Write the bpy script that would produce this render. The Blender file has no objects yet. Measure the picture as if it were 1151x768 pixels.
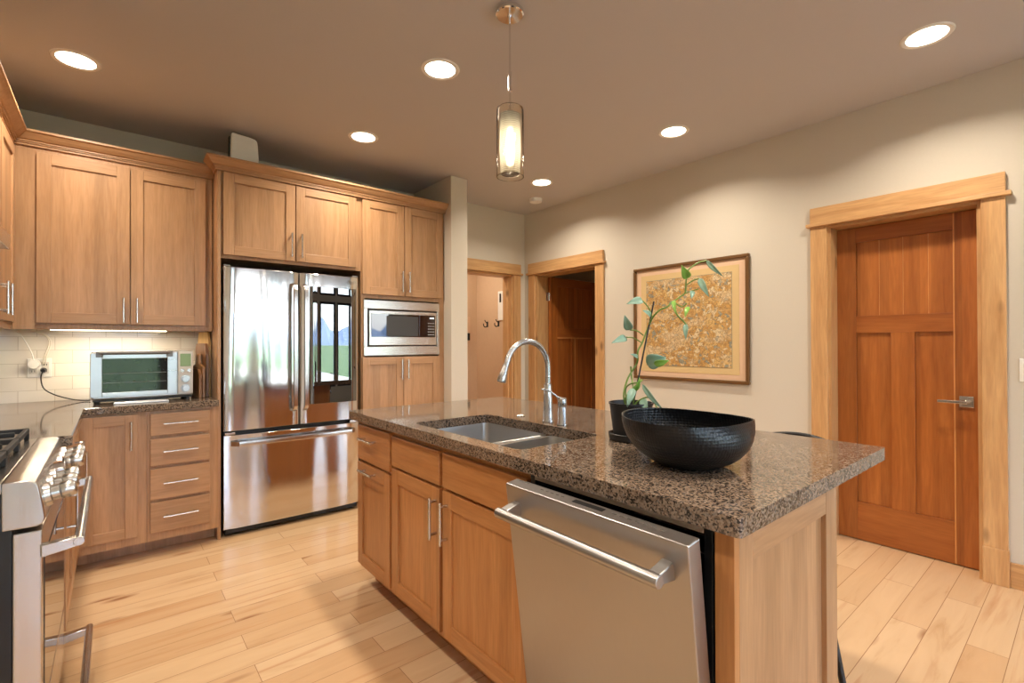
import bpy, bmesh, math, random
from mathutils import Vector, Matrix
random.seed(7)
PI = math.pi
S = bpy.context.scene
COL = S.collection

# ------------------------------------------------------------------ camera, world, exposure
cam_d = bpy.data.cameras.new('camera'); cam = bpy.data.objects.new('camera', cam_d); COL.objects.link(cam)
cam_d.sensor_width = 36.0; cam_d.lens = 544.0/1151*36; cam_d.clip_start = 0.02; cam_d.clip_end = 3000
yaw, pitch, roll = math.radians(39.57), math.radians(0.30), math.radians(-0.18)
Fw = Vector((math.sin(yaw)*math.cos(pitch), math.cos(yaw)*math.cos(pitch), math.sin(pitch)))
Rt = Vector((math.cos(yaw), -math.sin(yaw), 0)); Up = Rt.cross(Fw)
R2 = Rt*math.cos(roll)+Up*math.sin(roll); U2 = Up*math.cos(roll)-Rt*math.sin(roll)
mw = Matrix((R2, U2, -Fw)).transposed().to_4x4(); mw.translation = Vector((0, 0, 1.27)); cam.matrix_world = mw
S.camera = cam
S.view_settings.view_transform = 'Standard'; S.view_settings.look = 'None'
S.view_settings.gamma = 1.0; S.view_settings.exposure = 0.22; S.view_settings.use_curve_mapping = False
S.cycles.max_bounces = 10; S.cycles.diffuse_bounces = 5; S.cycles.glossy_bounces = 5; S.cycles.transmission_bounces = 8
S.cycles.sample_clamp_indirect = 4.0; S.cycles.caustics_reflective = False; S.cycles.caustics_refractive = False
S.cycles.use_denoising = True

DOWNLIGHT_W = 12.5      # watts per recessed ceiling lamp
DOWNLIGHT_COL = (1.0, 0.88, 0.72)
SKY_STRENGTH = 2.6
w = bpy.data.worlds.new('sky'); S.world = w; w.use_nodes = True
wn = w.node_tree.nodes; wl = w.node_tree.links
for n in list(wn): wn.remove(n)
wo = wn.new('ShaderNodeOutputWorld'); bg = wn.new('ShaderNodeBackground'); sky = wn.new('ShaderNodeTexSky')
sky.sky_type = 'NISHITA'; sky.sun_disc = False; sky.sun_elevation = math.radians(48); sky.sun_rotation = math.radians(60)
sky.air_density = 1.0; sky.dust_density = 1.5
tc = wn.new('ShaderNodeTexCoord'); cn = wn.new('ShaderNodeTexNoise'); cr = wn.new('ShaderNodeValToRGB'); mx = wn.new('ShaderNodeMix')
mp = wn.new('ShaderNodeMapping'); mp.inputs['Scale'].default_value = (1, 1, 3.0)
cn.inputs['Scale'].default_value = 2.6; cn.inputs['Detail'].default_value = 6
cr.color_ramp.elements[0].position = 0.50; cr.color_ramp.elements[1].position = 0.66
mx.data_type = 'RGBA'
wl.new(tc.outputs['Generated'], mp.inputs['Vector']); wl.new(mp.outputs['Vector'], cn.inputs['Vector']); wl.new(cn.outputs['Fac'], cr.inputs['Fac'])
wl.new(cr.outputs['Color'], mx.inputs['Factor']); wl.new(sky.outputs['Color'], mx.inputs[6]); mx.inputs[7].default_value = (3.1, 3.15, 3.3, 1)
wl.new(mx.outputs[2], bg.inputs['Color']); bg.inputs['Strength'].default_value = SKY_STRENGTH; wl.new(bg.outputs[0], wo.inputs['Surface'])

# ------------------------------------------------------------------ materials
def sr(r, g, b):
    f = lambda c: (c/255/12.92 if c/255 <= 0.04045 else ((c/255+0.055)/1.055)**2.4)
    return (f(r), f(g), f(b), 1.0)

class Mat:
    def __init__(s, name):
        s.m = bpy.data.materials.new(name); s.m.use_nodes = True; s.nt = s.m.node_tree
        s.b = s.nt.nodes['Principled BSDF']
    def n(s, t, **k):
        x = s.nt.nodes.new('ShaderNode'+t)
        for a, v in k.items():
            if a in x.inputs: x.inputs[a].default_value = v
            else: setattr(x, a, v)
        return x
    def l(s, a, b): s.nt.links.new(a, b)
    def coord(s, scale=(1, 1, 1), loc=(0, 0, 0)):
        t = s.n('TexCoord'); m = s.n('Mapping'); m.inputs['Scale'].default_value = scale; m.inputs['Location'].default_value = loc
        s.l(t.outputs['Object'], m.inputs['Vector']); return m.outputs['Vector']
    def noise(s, vec, scale=5, detail=4, dist=0, rough=.5):
        x = s.n('TexNoise'); x.inputs['Scale'].default_value = scale; x.inputs['Detail'].default_value = detail
        x.inputs['Distortion'].default_value = dist; x.inputs['Roughness'].default_value = rough
        s.l(vec, x.inputs['Vector']); return x.outputs['Fac']
    def ramp(s, fac, stops, interp='LINEAR'):
        r = s.n('ValToRGB'); r.color_ramp.interpolation = interp; e = r.color_ramp.elements
        while len(e) < len(stops): e.new(0.5)
        for i, (p, c) in enumerate(stops):
            e[i].position = p; e[i].color = c if len(c) == 4 else (*c, 1)
        s.l(fac, r.inputs['Fac']); return r.outputs['Color']
    def math(s, op, a, b=None, c=None):
        x = s.n('Math', operation=op)
        for i, v in enumerate((a, b, c)):
            if v is None: continue
            if isinstance(v, (int, float)): x.inputs[i].default_value = v
            else: s.l(v, x.inputs[i])
        return x.outputs[0]
    def mix(s, fac, a, b, blend='MIX'):
        x = s.n('Mix', data_type='RGBA', blend_type=blend)
        for sock, v in ((x.inputs['Factor'], fac), (x.inputs[6], a), (x.inputs[7], b)):
            if isinstance(v, (int, float)): sock.default_value = v
            elif isinstance(v, tuple): sock.default_value = v
            else: s.l(v, sock)
        return x.outputs[2]
    def bump(s, h, strength=.2, dist=.01):
        x = s.n('Bump'); x.inputs['Strength'].default_value = strength; x.inputs['Distance'].default_value = dist
        s.l(h, x.inputs['Height']); s.l(x.outputs['Normal'], s.b.inputs['Normal'])
    def col(s, c):
        if isinstance(c, tuple): s.b.inputs['Base Color'].default_value = c
        else: s.l(c, s.b.inputs['Base Color'])
    def set(s, **k):
        for a, v in k.items(): s.b.inputs[a.replace('_', ' ')].default_value = v
        return s

def plain(name, c, rough=.5, metal=0, **k):
    m = Mat(name); v = m.coord(); f = m.noise(v, 30, 3)
    m.col(m.mix(f, tuple(x*.96 for x in c[:3])+(1,), tuple(min(1, x*1.04) for x in c[:3])+(1,)))
    m.set(Roughness=rough, Metallic=metal, **k); return m.m

def wood(name, light, dark, axis, strip=0.06, rough=.38, knot=0.0, contrast=1.0, coat=.15):
    m = Mat(name)
    al, ac = 1.3, 16.0
    sc = {'x': (al, ac, ac), 'y': (ac, al, ac), 'z': (ac, ac, al)}[axis]
    oi = m.n('ObjectInfo'); t = m.n('TexCoord')
    off = m.n('VectorMath', operation='MULTIPLY_ADD'); m.l(oi.outputs['Random'], off.inputs[0]); off.inputs[1].default_value = (3.7, 5.1, 2.9)
    m.l(t.outputs['Object'], off.inputs[2])
    mp_ = m.n('Mapping'); mp_.inputs['Scale'].default_value = sc; m.l(off.outputs[0], mp_.inputs['Vector'])
    f1 = m.noise(mp_.outputs[0], 1.0, 5, 1.2, .55)
    base = m.ramp(f1, [(.30, dark), (.70, light)])
    m2 = m.n('Mapping'); m2.inputs['Scale'].default_value = tuple(x*7 for x in sc); m.l(off.outputs[0], m2.inputs['Vector'])
    f2 = m.noise(m2.outputs[0], 1.0, 2, .3)
    fine = m.ramp(f2, [(.25, (.86, .84, .82, 1)), (.65, (1.03, 1.03, 1.03, 1))])
    c = m.mix(1.0, base, fine, 'MULTIPLY')
    sx = m.n('SeparateXYZ'); m.l(t.outputs['Object'], sx.inputs[0])
    if strip:
        across = m.math('ADD', sx.outputs['X'], sx.outputs['Y']) if axis == 'z' else sx.outputs['Z']
        q = m.math('FLOOR', m.math('DIVIDE', across, strip)); q = m.math('ADD', q, m.math('MULTIPLY', oi.outputs['Random'], 50))
        wn_ = m.n('TexWhiteNoise', noise_dimensions='1D'); m.l(q, wn_.inputs['W'])
        v = m.math('MULTIPLY_ADD', wn_.outputs['Value'], .20*contrast, 1-.10*contrast)
        cc = m.n('CombineColor'); [m.l(v, cc.inputs[i]) for i in range(3)]
        c = m.mix(1.0, c, cc.outputs[0], 'MULTIPLY')
    hv = m.n('HueSaturation'); m.l(c, hv.inputs['Color']); m.l(m.math('MULTIPLY_ADD', oi.outputs['Random'], .14, .93), hv.inputs['Value'])
    c = hv.outputs['Color']
    if knot:
        k3 = m.n('Mapping'); k3.inputs['Scale'].default_value = {'x': (2.6, 6, 6), 'y': (6, 2.6, 6), 'z': (6, 6, 2.6)}[axis]; m.l(off.outputs[0], k3.inputs['Vector'])
        vo = m.n('TexVoronoi'); vo.inputs['Scale'].default_value = 1.0; m.l(k3.outputs[0], vo.inputs['Vector'])
        kf = m.ramp(vo.outputs['Distance'], [(0.05, (1, 1, 1, 1)), (.15, (0, 0, 0, 1))])
        kk = m.math('MULTIPLY', kf, knot)
        c = m.mix(kk, c, tuple(x*.28 for x in dark[:3])+(1,))
    m.col(c); m.set(Roughness=rough); m.b.inputs['Coat Weight'].default_value = coat; m.b.inputs['Coat Roughness'].default_value = .25
    m.bump(f2, .06, .002)
    return m.m

MAPLE_L, MAPLE_D = sr(184, 143, 105), sr(166, 125, 87)
WARM_LIT_L, WARM_LIT_D = sr(192, 136, 84), sr(176, 117, 66)  # island copy of the same maple, warm lamplight put into its colour
mv = wood('maple_vertical', MAPLE_L, MAPLE_D, 'z', .065)
mhx = wood('maple_horizontal', MAPLE_L, MAPLE_D, 'x', 0)
mhy = wood('maple_horizontal_side', MAPLE_L, MAPLE_D, 'y', 0)
hv = wood('warm_lit_maple_vertical', WARM_LIT_L, WARM_LIT_D, 'z', .065)
hhy = wood('warm_lit_maple_horizontal', WARM_LIT_L, WARM_LIT_D, 'y', 0)
av = wood('alder_vertical', sr(210, 168, 118), sr(184, 138, 90), 'z', 0, knot=.75)
ahx = wood('alder_horizontal', sr(210, 168, 118), sr(184, 138, 90), 'x', 0, knot=.75)
ahy = wood('alder_horizontal_side', sr(210, 168, 118), sr(184, 138, 90), 'y', 0, knot=.75)
fv = wood('fir_vertical', sr(178, 108, 50), sr(152, 84, 32), 'z', .05, contrast=1.6)
fhy = wood('fir_horizontal', sr(172, 102, 46), sr(150, 82, 32), 'y', 0)
fhx = wood('fir_horizontal_back', sr(172, 102, 46), sr(150, 82, 32), 'x', 0)
sap_and_highlight = wood('fir_sapwood_and_highlight', sr(222, 160, 96), sr(205, 140, 78), 'z', 0)
boardw = wood('cutting_board_wood', sr(188, 134, 80), sr(140, 92, 52), 'z', .02)
boarddk = wood('cutting_board_dark', sr(140, 96, 62), sr(92, 60, 38), 'z', .03)
boardlt = wood('cutting_board_pale', sr(232, 190, 120), sr(214, 166, 96), 'z', 0)

def floor_mat():
    m = Mat('maple_plank_floor')
    v = m.coord()
    def brick(w_, off, loc):
        b = m.n('TexBrick'); b.offset = off; b.offset_frequency = 2; b.squash = 1
        mm = m.n('Mapping'); mm.inputs['Location'].default_value = loc; m.l(v, mm.inputs['Vector']); m.l(mm.outputs[0], b.inputs['Vector'])
        b.inputs['Color1'].default_value = (0, 0, 0, 1); b.inputs['Color2'].default_value = (1, 1, 1, 1); b.inputs['Mortar'].default_value = (.5, .5, .5, 1)
        b.inputs['Scale'].default_value = 1.0; b.inputs['Mortar Size'].default_value = .0014; b.inputs['Mortar Smooth'].default_value = .3; b.inputs['Bias'].default_value = 0
        b.inputs['Brick Width'].default_value = w_; b.inputs['Row Height'].default_value = .127
        return b
    b = brick(1.17, .37, (.3, .02, 0))
    sep = m.n('SeparateColor'); m.l(b.outputs['Color'], sep.inputs[0]); val = sep.outputs[0]
    mp2 = m.n('Mapping'); mp2.inputs['Scale'].default_value = (1.1, 9, 1); 
    sh = m.n('VectorMath', operation='MULTIPLY_ADD'); cx = m.n('CombineXYZ'); m.l(val, cx.inputs[0]); m.l(val, cx.inputs[1]); m.l(cx.outputs[0], sh.inputs[0]); sh.inputs[1].default_value = (17, 23, 0); m.l(v, sh.inputs[2])
    m.l(sh.outputs[0], mp2.inputs['Vector'])
    g = m.noise(mp2.outputs[0], 1.4, 6, 1.0, .6)
    plank = m.ramp(val, [(0, sr(197, 160, 120)), (.35, sr(206, 172, 133)), (.7, sr(211, 179, 142)), (1, sr(190, 148, 104))])
    grain = m.ramp(g, [(.24, (.80, .73, .64, 1)), (.42, (.97, .96, .94, 1)), (.7, (1.04, 1.04, 1.04, 1))])
    c = m.mix(1, plank, grain, 'MULTIPLY')
    # knots and mineral streaks
    mp3 = m.n('Mapping'); mp3.inputs['Scale'].default_value = (1.5, 5.5, 1); m.l(sh.outputs[0], mp3.inputs['Vector'])
    dn = m.noise(mp3.outputs[0], 3, 3)
    vo = m.n('TexVoronoi'); vo.inputs['Scale'].default_value = 1.25; m.l(mp3.outputs[0], vo.inputs['Vector'])
    kd = m.math('ADD', vo.outputs['Distance'], m.math('MULTIPLY', dn, .12))
    kf = m.ramp(kd, [(.09, (1, 1, 1, 1)), (.22, (0, 0, 0, 1))])
    c = m.mix(m.math('MULTIPLY', kf, .78), c, sr(130, 76, 38))
    mp4 = m.n('Mapping'); mp4.inputs['Scale'].default_value = (.9, 16, 1); m.l(sh.outputs[0], mp4.inputs['Vector'])
    st = m.ramp(m.noise(mp4.outputs[0], 1.1, 4, .5), [(.60, (0, 0, 0, 1)), (.74, (1, 1, 1, 1))])
    c = m.mix(m.math('MULTIPLY', st, .5), c, sr(168, 108, 62))
    gap = m.ramp(b.outputs['Fac'], [(0, (0, 0, 0, 1)), (1, (1, 1, 1, 1))])
    c = m.mix(m.math('MULTIPLY', gap, .75), c, sr(120, 78, 44))
    m.col(c); m.set(Roughness=.26); m.b.inputs['Specular IOR Level'].default_value = .45
    m.bump(m.math('SUBTRACT', m.math('MULTIPLY', g, .25), b.outputs['Fac']), .12, .002)
    return m.m
M_floor = floor_mat()

def granite():
    m = Mat('brown_granite'); v = m.coord()
    vo = m.n('TexVoronoi'); vo.inputs['Scale'].default_value = 230; m.l(v, vo.inputs['Vector'])
    n1 = m.noise(v, 80, 3, .6)
    sep = m.n('SeparateColor'); m.l(vo.outputs['Color'], sep.inputs[0])
    f = m.math('ADD', m.math('MULTIPLY', sep.outputs[0], .55), m.math('MULTIPLY', n1, .55))
    c = m.ramp(f, [(0.0, sr(24, 21, 20)), (.37, sr(46, 40, 36)), (.47, sr(98, 82, 70)), (.60, sr(128, 108, 91)), (.74, sr(148, 129, 112)), (.87, sr(108, 102, 98))])
    m.col(c); m.set(Roughness=.07); m.b.inputs['Specular IOR Level'].default_value = .55; return m.m
M_gran = granite()

def steel(name, c=(.60, .575, .545, 1), rough=.2, wave=0.0, axis='z'):
    m = Mat(name); sc = {'z': (160, 160, 2), 'x': (2, 160, 160), 'y': (160, 2, 160)}[axis]
    f = m.noise(m.coord(sc), 1, 2)
    m.l(m.ramp(f, [(.3, (rough*.9,)*3+(1,)), (.7, (rough*1.12,)*3+(1,))]), m.b.inputs['Roughness'])
    m.col(c); m.set(Metallic=1.0)
    if wave:
        m.bump(m.noise(m.coord((2.4, 2.4, .22)), 1.6, 0), 1.0, wave)
    return m.m
M_steel = steel('stainless_steel', rough=.22)
M_fr = steel('refrigerator_steel', (.66, .645, .63, 1), .11, .04)
M_dw = steel('dishwasher_steel', (.43, .415, .41, 1), .33)
M_mw = steel('microwave_steel', (.62, .58, .53, 1), .24, 0, 'x')
M_nickel = steel('brushed_nickel', (.68, .66, .63, 1), .24)
M_faucet = plain('faucet_nickel', (.46, .46, .465, 1), .27, 1.0); M_knob = plain('knob_steel', (.55, .54, .52, 1), .24, 1.0)
M_sink = steel('sink_steel', (.52, .52, .52, 1), .34)
M_chrome = plain('chrome', (.8, .8, .8, 1), .08, 1.0)
M_grey = plain('grey_metal_case', sr(120, 118, 116), .45, .6)
M_black = plain('black_plastic', sr(16, 16, 17), .35)
M_iron = plain('cast_iron', sr(24, 24, 25), .55)
M_dark = plain('dark_cavity', sr(18, 17, 17), .7)
M_bglass = plain('black_glass', (.004, .004, .005, 1), .03, IOR=1.8)
M_tglass = plain('oven_window_glass', (.012, .014, .016, 1), .05, IOR=1.5)
M_insta = plain('mirrored_dark_glass', (.004, .004, .005, 1), .01, IOR=2.7)
M_white = plain('white_plastic', sr(232, 230, 225), .35)
M_cable = plain('white_cable', sr(222, 214, 200), .4)
M_ltgrey = plain('light_grey_plastic', sr(205, 200, 192), .45)
M_brown = plain('brown_lip', sr(178, 158, 138), .5)
M_lettering = plain('silver_lettering', sr(225, 225, 225), .3); M_badge = plain('grey_badge', sr(128, 126, 124), .4)
M_greytxt = plain('grey_lettering', sr(90, 86, 80), .5)
M_soil = plain('potting_soil', sr(48, 36, 28), .95)
M_gold = plain('bronze_frame', sr(112, 80, 46), .4, .35)
M_matb = plain('picture_mat', sr(216, 182, 152), .8)
M_leather = plain('black_seat_leather', sr(22, 21, 21), .4)
M_rug = plain('outdoor_grass', sr(112, 136, 80), .9)
M_bounce = plain('bounce_slab_grey', sr(176, 174, 170), .9)
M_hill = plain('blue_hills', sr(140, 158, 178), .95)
M_tree = plain('tree_foliage', sr(62, 84, 44), .9)

def wall_mat():
    m = Mat('wall_paint'); v = m.coord()
    m.col(m.mix(m.noise(v, 90, 4), sr(203, 195, 181), sr(207, 199, 185))); m.set(Roughness=.75); m.bump(m.noise(v, 160, 2), .06, .002); return m.m
M_wall = wall_mat()
def ceil_mat():
    m = Mat('ceiling_paint'); v = m.coord()
    m.col(m.mix(m.noise(v, 90, 4), sr(190, 187, 187), sr(193, 190, 190))); m.set(Roughness=.8); m.bump(m.noise(v, 120, 3), .08, .002); return m.m
M_ceil = ceil_mat()
def tile_mat():
    m = Mat('white_subway_tile'); t = m.n('TexCoord'); sx = m.n('SeparateXYZ'); m.l(t.outputs['Object'], sx.inputs[0])
    cx = m.n('CombineXYZ'); m.l(m.math('ADD', sx.outputs['X'], sx.outputs['Y']), cx.inputs[0]); m.l(sx.outputs['Z'], cx.inputs[1])
    b = m.n('TexBrick'); b.offset = .5; mm = m.n('Mapping'); mm.inputs['Location'].default_value = (.03, .012, 0); m.l(cx.outputs[0], mm.inputs['Vector']); m.l(mm.outputs[0], b.inputs['Vector'])
    b.inputs['Scale'].default_value = 1; b.inputs['Brick Width'].default_value = .165; b.inputs['Row Height'].default_value = .0835; b.inputs['Mortar Size'].default_value = .0014; b.inputs['Mortar Smooth'].default_value = .2
    b.inputs['Color1'].default_value = sr(226, 219, 208); b.inputs['Color2'].default_value = sr(232, 226, 216); b.inputs['Mortar'].default_value = sr(192, 182, 168)
    m.col(b.outputs['Color']); m.set(Roughness=.08)
    h = m.math('ADD', m.math('MULTIPLY', b.outputs['Fac'], -1), m.math('MULTIPLY', m.noise(m.coord(), 14, 2), .5))
    m.bump(h, .35, .003); return m.m
M_tile = tile_mat()

def emis(name, c, s):
    m = Mat(name); m.col((.9, .9, .9, 1)); m.b.inputs['Emission Color'].default_value = (*c, 1); m.b.inputs['Emission Strength'].default_value = s; return m.m
M_lamp = emis('lamp_diffuser', (1.0, .88, .68), 9.0)
M_strip = emis('under_cabinet_strip', (1.0, .84, .60), 7.0)
M_bulb = emis('pendant_bulb_glow', (1.0, .86, .62), 40.0)
M_lcd = emis('lcd_screen', (.30, .42, .18), .35); M_lcd.node_tree.nodes['Principled BSDF'].inputs['Base Color'].default_value = (.10, .14, .07, 1)
M_toast = steel('toaster_steel', (.50, .51, .52, 1), .30, 0, 'x')
M_mwlcd = emis('clock_digits', (.8, .95, 1.0), 1.2)

def glass(name, c=(1, 1, 1, 1), rough=0.0, ior=1.45, bumpy=False):
    m = Mat(name); m.col(c); m.set(Roughness=rough, IOR=ior); m.b.inputs['Transmission Weight'].default_value = 1.0
    if bumpy:
        wv = m.n('TexWave', bands_direction='Z'); wv.inputs['Scale'].default_value = 60; m.l(m.coord(), wv.inputs['Vector']); m.bump(wv.outputs['Fac'], .35, .003)
    return m.m
M_glass = glass('clear_glass')
M_pane = plain('window_pane', (.9, .95, .95, 1), 0.0)
def pane_mat():
    m = Mat('window_glass'); nt = m.nt; tr = m.n('BsdfTransparent'); gl = m.n('BsdfGlossy'); gl.inputs['Roughness'].default_value = 0
    mxs = m.n('MixShader'); mxs.inputs[0].default_value = .06; m.l(tr.outputs[0], mxs.inputs[1]); m.l(gl.outputs[0], mxs.inputs[2])
    m.l(mxs.outputs[0], nt.nodes['Material Output'].inputs['Surface']); return m.m
M_pane = pane_mat()
M_shade = glass('pendant_glass', (1, .97, .9, 1), 0.0, 1.35)
def ribbed():
    m = Mat('ribbed_frosted_glass'); nt = m.nt; tl = m.n('BsdfTranslucent'); tl.inputs['Color'].default_value = (.95, .90, .80, 1)
    tr = m.n('BsdfTransparent'); wv = m.n('TexWave', bands_direction='Z'); wv.inputs['Scale'].default_value = 40; m.l(m.coord(), wv.inputs['Vector'])
    ms = m.n('MixShader'); m.l(m.math('MULTIPLY_ADD', wv.outputs['Fac'], .3, .3), ms.inputs[0]); m.l(tr.outputs[0], ms.inputs[1]); m.l(tl.outputs[0], ms.inputs[2])
    m.l(ms.outputs[0], nt.nodes['Material Output'].inputs['Surface']); return m.m
M_ribbed = ribbed()
M_frost = plain('frosted_white', sr(240, 232, 215), .5)

def bowl_mat(bs, nm):
    m = Mat(nm); t = m.n('TexCoord')
    vo = m.n('TexVoronoi'); vo.inputs['Scale'].default_value = 115; vo.inputs['Randomness'].default_value = .15; m.l(t.outputs['Object'], vo.inputs['Vector'])
    m.col((.006, .0065, .008, 1)); m.set(Roughness=.30); m.b.inputs['Specular IOR Level'].default_value = .38; m.bump(vo.outputs['Distance'], bs, .004); return m.m
M_bowl = bowl_mat(.3, 'black_satin_metal'); M_bowlin = bowl_mat(.8, 'black_hammered_metal')
def pot_mat():
    m = Mat('black_glazed_pot'); br = m.n('TexBrick'); t = m.n('TexCoord'); m.l(t.outputs['Generated'], br.inputs['Vector'])
    m.col((.008, .008, .009, 1)); m.set(Roughness=.45); m.bump(m.noise(m.coord((60, 60, 25)), 1, 2), .3, .004); return m.m
M_pot = pot_mat()
def leaf_mat(name, a, b):
    m = Mat(name); f = m.noise(m.coord(), 40, 3); m.col(m.mix(f, a, b)); m.set(Roughness=.35); m.b.inputs['Subsurface Weight'].default_value = .0; return m.m
M_leaf = leaf_mat('grey_green_leaf', sr(112, 146, 128), sr(140, 170, 150))
M_leafg = leaf_mat('fresh_green_leaf', sr(110, 160, 60), sr(140, 182, 84))
M_stem = leaf_mat('green_stem', sr(84, 116, 48), sr(120, 148, 66))

def tapestry():
    m = Mat('ochre_patterned_textile'); t = m.n('TexCoord'); v = m.coord()
    nn = m.n('TexNoise'); nn.inputs['Scale'].default_value = 22; nn.inputs['Detail'].default_value = 3; m.l(v, nn.inputs['Vector'])
    sc = m.n('VectorMath', operation='SCALE'); sc.inputs['Scale'].default_value = .09; m.l(nn.outputs['Color'], sc.inputs[0])
    dis = m.n('VectorMath', operation='ADD'); m.l(v, dis.inputs[0]); m.l(sc.outputs[0], dis.inputs[1])
    vo = m.n('TexVoronoi'); vo.inputs['Scale'].default_value = 42; m.l(dis.outputs[0], vo.inputs['Vector'])
    sep = m.n('SeparateColor'); m.l(vo.outputs['Color'], sep.inputs[0])
    c = m.ramp(sep.outputs[0], [(0, sr(198, 152, 84)), (.22, sr(212, 174, 110)), (.45, sr(200, 156, 92)), (.60, sr(222, 200, 158)), (.78, sr(188, 142, 80)), (.90, sr(146, 146, 130))], 'CONSTANT')
    band = m.n('TexNoise'); band.inputs['Scale'].default_value = 4; m.l(m.coord((1, 1, 2.6)), band.inputs['Vector'])
    c = m.mix(m.math('MULTIPLY', m.ramp(band.outputs['Fac'], [(.50, (0, 0, 0, 1)), (.60, (1, 1, 1, 1))]), .6), c, sr(222, 198, 158))
    ve = m.n('TexVoronoi', feature='DISTANCE_TO_EDGE'); ve.inputs['Scale'].default_value = 42; m.l(dis.outputs[0], ve.inputs['Vector'])
    c = m.mix(m.math('MULTIPLY', m.ramp(ve.outputs['Distance'], [(.03, (1, 1, 1, 1)), (.10, (0, 0, 0, 1))]), .55), c, sr(112, 86, 56))
    nl = m.noise(dis.outputs[0], 60, 4, 2.0)
    ln = m.ramp(nl, [(.44, (0, 0, 0, 1)), (.475, (1, 1, 1, 1)), (.51, (0, 0, 0, 1))])
    c = m.mix(m.math('MULTIPLY', ln, .7), c, sr(104, 84, 58))
    nl2 = m.noise(v, 80, 3, 1.2); c = m.mix(m.math('MULTIPLY', m.ramp(nl2, [(.60, (0, 0, 0, 1)), (.66, (1, 1, 1, 1))]), .7), c, sr(92, 88, 78))
    m.col(c); m.set(Roughness=.8); return m.m
M_tap = tapestry()
M_border = plain('textile_border', sr(208, 180, 130), .85)
M_thread = plain('grey_border_thread', sr(150, 142, 118), .85)

# ------------------------------------------------------------------ geometry helpers
class MB:
    def __init__(s, M=None): s.bm = bmesh.new(); s.M = M or Matrix.Identity(4)
    def v(s, p): return s.bm.verts.new(s.M @ Vector(p))
    def face(s, vs, m=0):
        try: f = s.bm.faces.new(vs); f.material_index = m; return f
        except ValueError: return None
    def hexa(s, p, m=0):                 # 8 points: bottom loop 0-3, top loop 4-7
        q = [s.v(x) for x in p]
        for ix in ((3, 2, 1, 0), (4, 5, 6, 7), (0, 1, 5, 4), (1, 2, 6, 5), (2, 3, 7, 6), (3, 0, 4, 7)): s.face([q[i] for i in ix], m)
        return s
    def box(s, x0, x1, y0, y1, z0, z1, m=0):
        return s.hexa([(x0, y0, z0), (x1, y0, z0), (x1, y1, z0), (x0, y1, z0), (x0, y0, z1), (x1, y0, z1), (x1, y1, z1), (x0, y1, z1)], m)
    def prism(s, poly, axis, a0, a1, m=0):   # poly in the two other axes (in xyz order)
        def P(q, a):
            return {'x': (a, q[0], q[1]), 'y': (q[0], a, q[1]), 'z': (q[0], q[1], a)}[axis]
        A = [s.v(P(q, a0)) for q in poly]; B = [s.v(P(q, a1)) for q in poly]; n = len(poly)
        s.face(A[::-1], m); s.face(B, m)
        for i in range(n): s.face([A[i], A[(i+1) % n], B[(i+1) % n], B[i]], m)
        return s
    def rings(s, rings, m=0, cap0=True, cap1=True):
        R = [[s.v(p) for p in r] for r in rings]; n = len(R[0])
        for a, b in zip(R, R[1:]):
            for i in range(n): s.face([a[i], a[(i+1) % n], b[(i+1) % n], b[i]], m)
        if cap0: s.face(R[0][::-1], m)
        if cap1: s.face(R[-1], m)
        return s
    def tube(s, pts, r, n=10, m=0, caps=True):
        P = [Vector(p) for p in pts]; k = len(P)
        rr = r if isinstance(r, (list, tuple)) else [r]*k
        T = [((P[min(i+1, k-1)]-P[max(i-1, 0)]).normalized()) for i in range(k)]
        u = T[0].orthogonal().normalized(); out = []
        for i in range(k):
            u = (u - T[i]*u.dot(T[i])).normalized(); w_ = T[i].cross(u)
            out.append([P[i]+(u*math.cos(2*PI*j/n)+w_*math.sin(2*PI*j/n))*rr[i] for j in range(n)])
        return s.rings(out, m, caps, caps)
    def cyl(s, p0, p1, r0, r1=None, n=24, m=0): return s.tube([p0, p1], [r0, r0 if r1 is None else r1], n, m)
    def lathe(s, prof, c=(0, 0, 0), n=48, m=0, cap0=False, cap1=False):
        return s.rings([[(c[0]+r*math.cos(2*PI*j/n), c[1]+r*math.sin(2*PI*j/n), c[2]+z) for j in range(n)] for r, z in prof], m, cap0, cap1)

def smoothpath(pts, sub=6):
    P = [Vector(p) for p in pts]; out = []
    for i in range(len(P)-1):
        p0, p1, p2, p3 = P[max(i-1, 0)], P[i], P[i+1], P[min(i+2, len(P)-1)]
        for j in range(sub):
            t = j/sub
            out.append(.5*((2*p1)+(p2-p0)*t+(2*p0-5*p1+4*p2-p3)*t*t+(3*p1-p0-3*p2+p3)*t**3))
    out.append(P[-1]); return out

def link(o, parent=None):
    COL.objects.link(o)
    if parent: o.parent = parent
    return o
def wloc(o):
    p = Vector((0, 0, 0))
    while o: p += o.location; o = o.parent
    return p
def build(mb, name, mats, parent=None, bevel=0.0, smooth=False, origin=None, seg=2):
    bm = mb.bm; bmesh.ops.recalc_face_normals(bm, faces=bm.faces)
    me = bpy.data.meshes.new(name)
    base = Vector(origin) if origin is not None else (wloc(parent) if parent else Vector((0, 0, 0)))
    bmesh.ops.translate(bm, verts=bm.verts, vec=-base)
    bm.to_mesh(me); bm.free()
    for m in (mats if isinstance(mats, (list, tuple)) else [mats]): me.materials.append(m)
    o = bpy.data.objects.new(name, me); link(o, parent)
    if not parent and origin is not None: o.location = base
    if smooth:
        for p in me.polygons: p.use_smooth = True
        me.set_sharp_from_angle(angle=math.radians(35))
    if bevel:
        b = o.modifiers.new('bevel', 'BEVEL'); b.width = bevel; b.segments = seg; b.limit_method = 'ANGLE'; b.angle_limit = math.radians(40)
    return o
def tag(o, label, cat, group=None):
    o['label'] = label; o['category'] = cat
    if group: o['group'] = group
    return o
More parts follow.
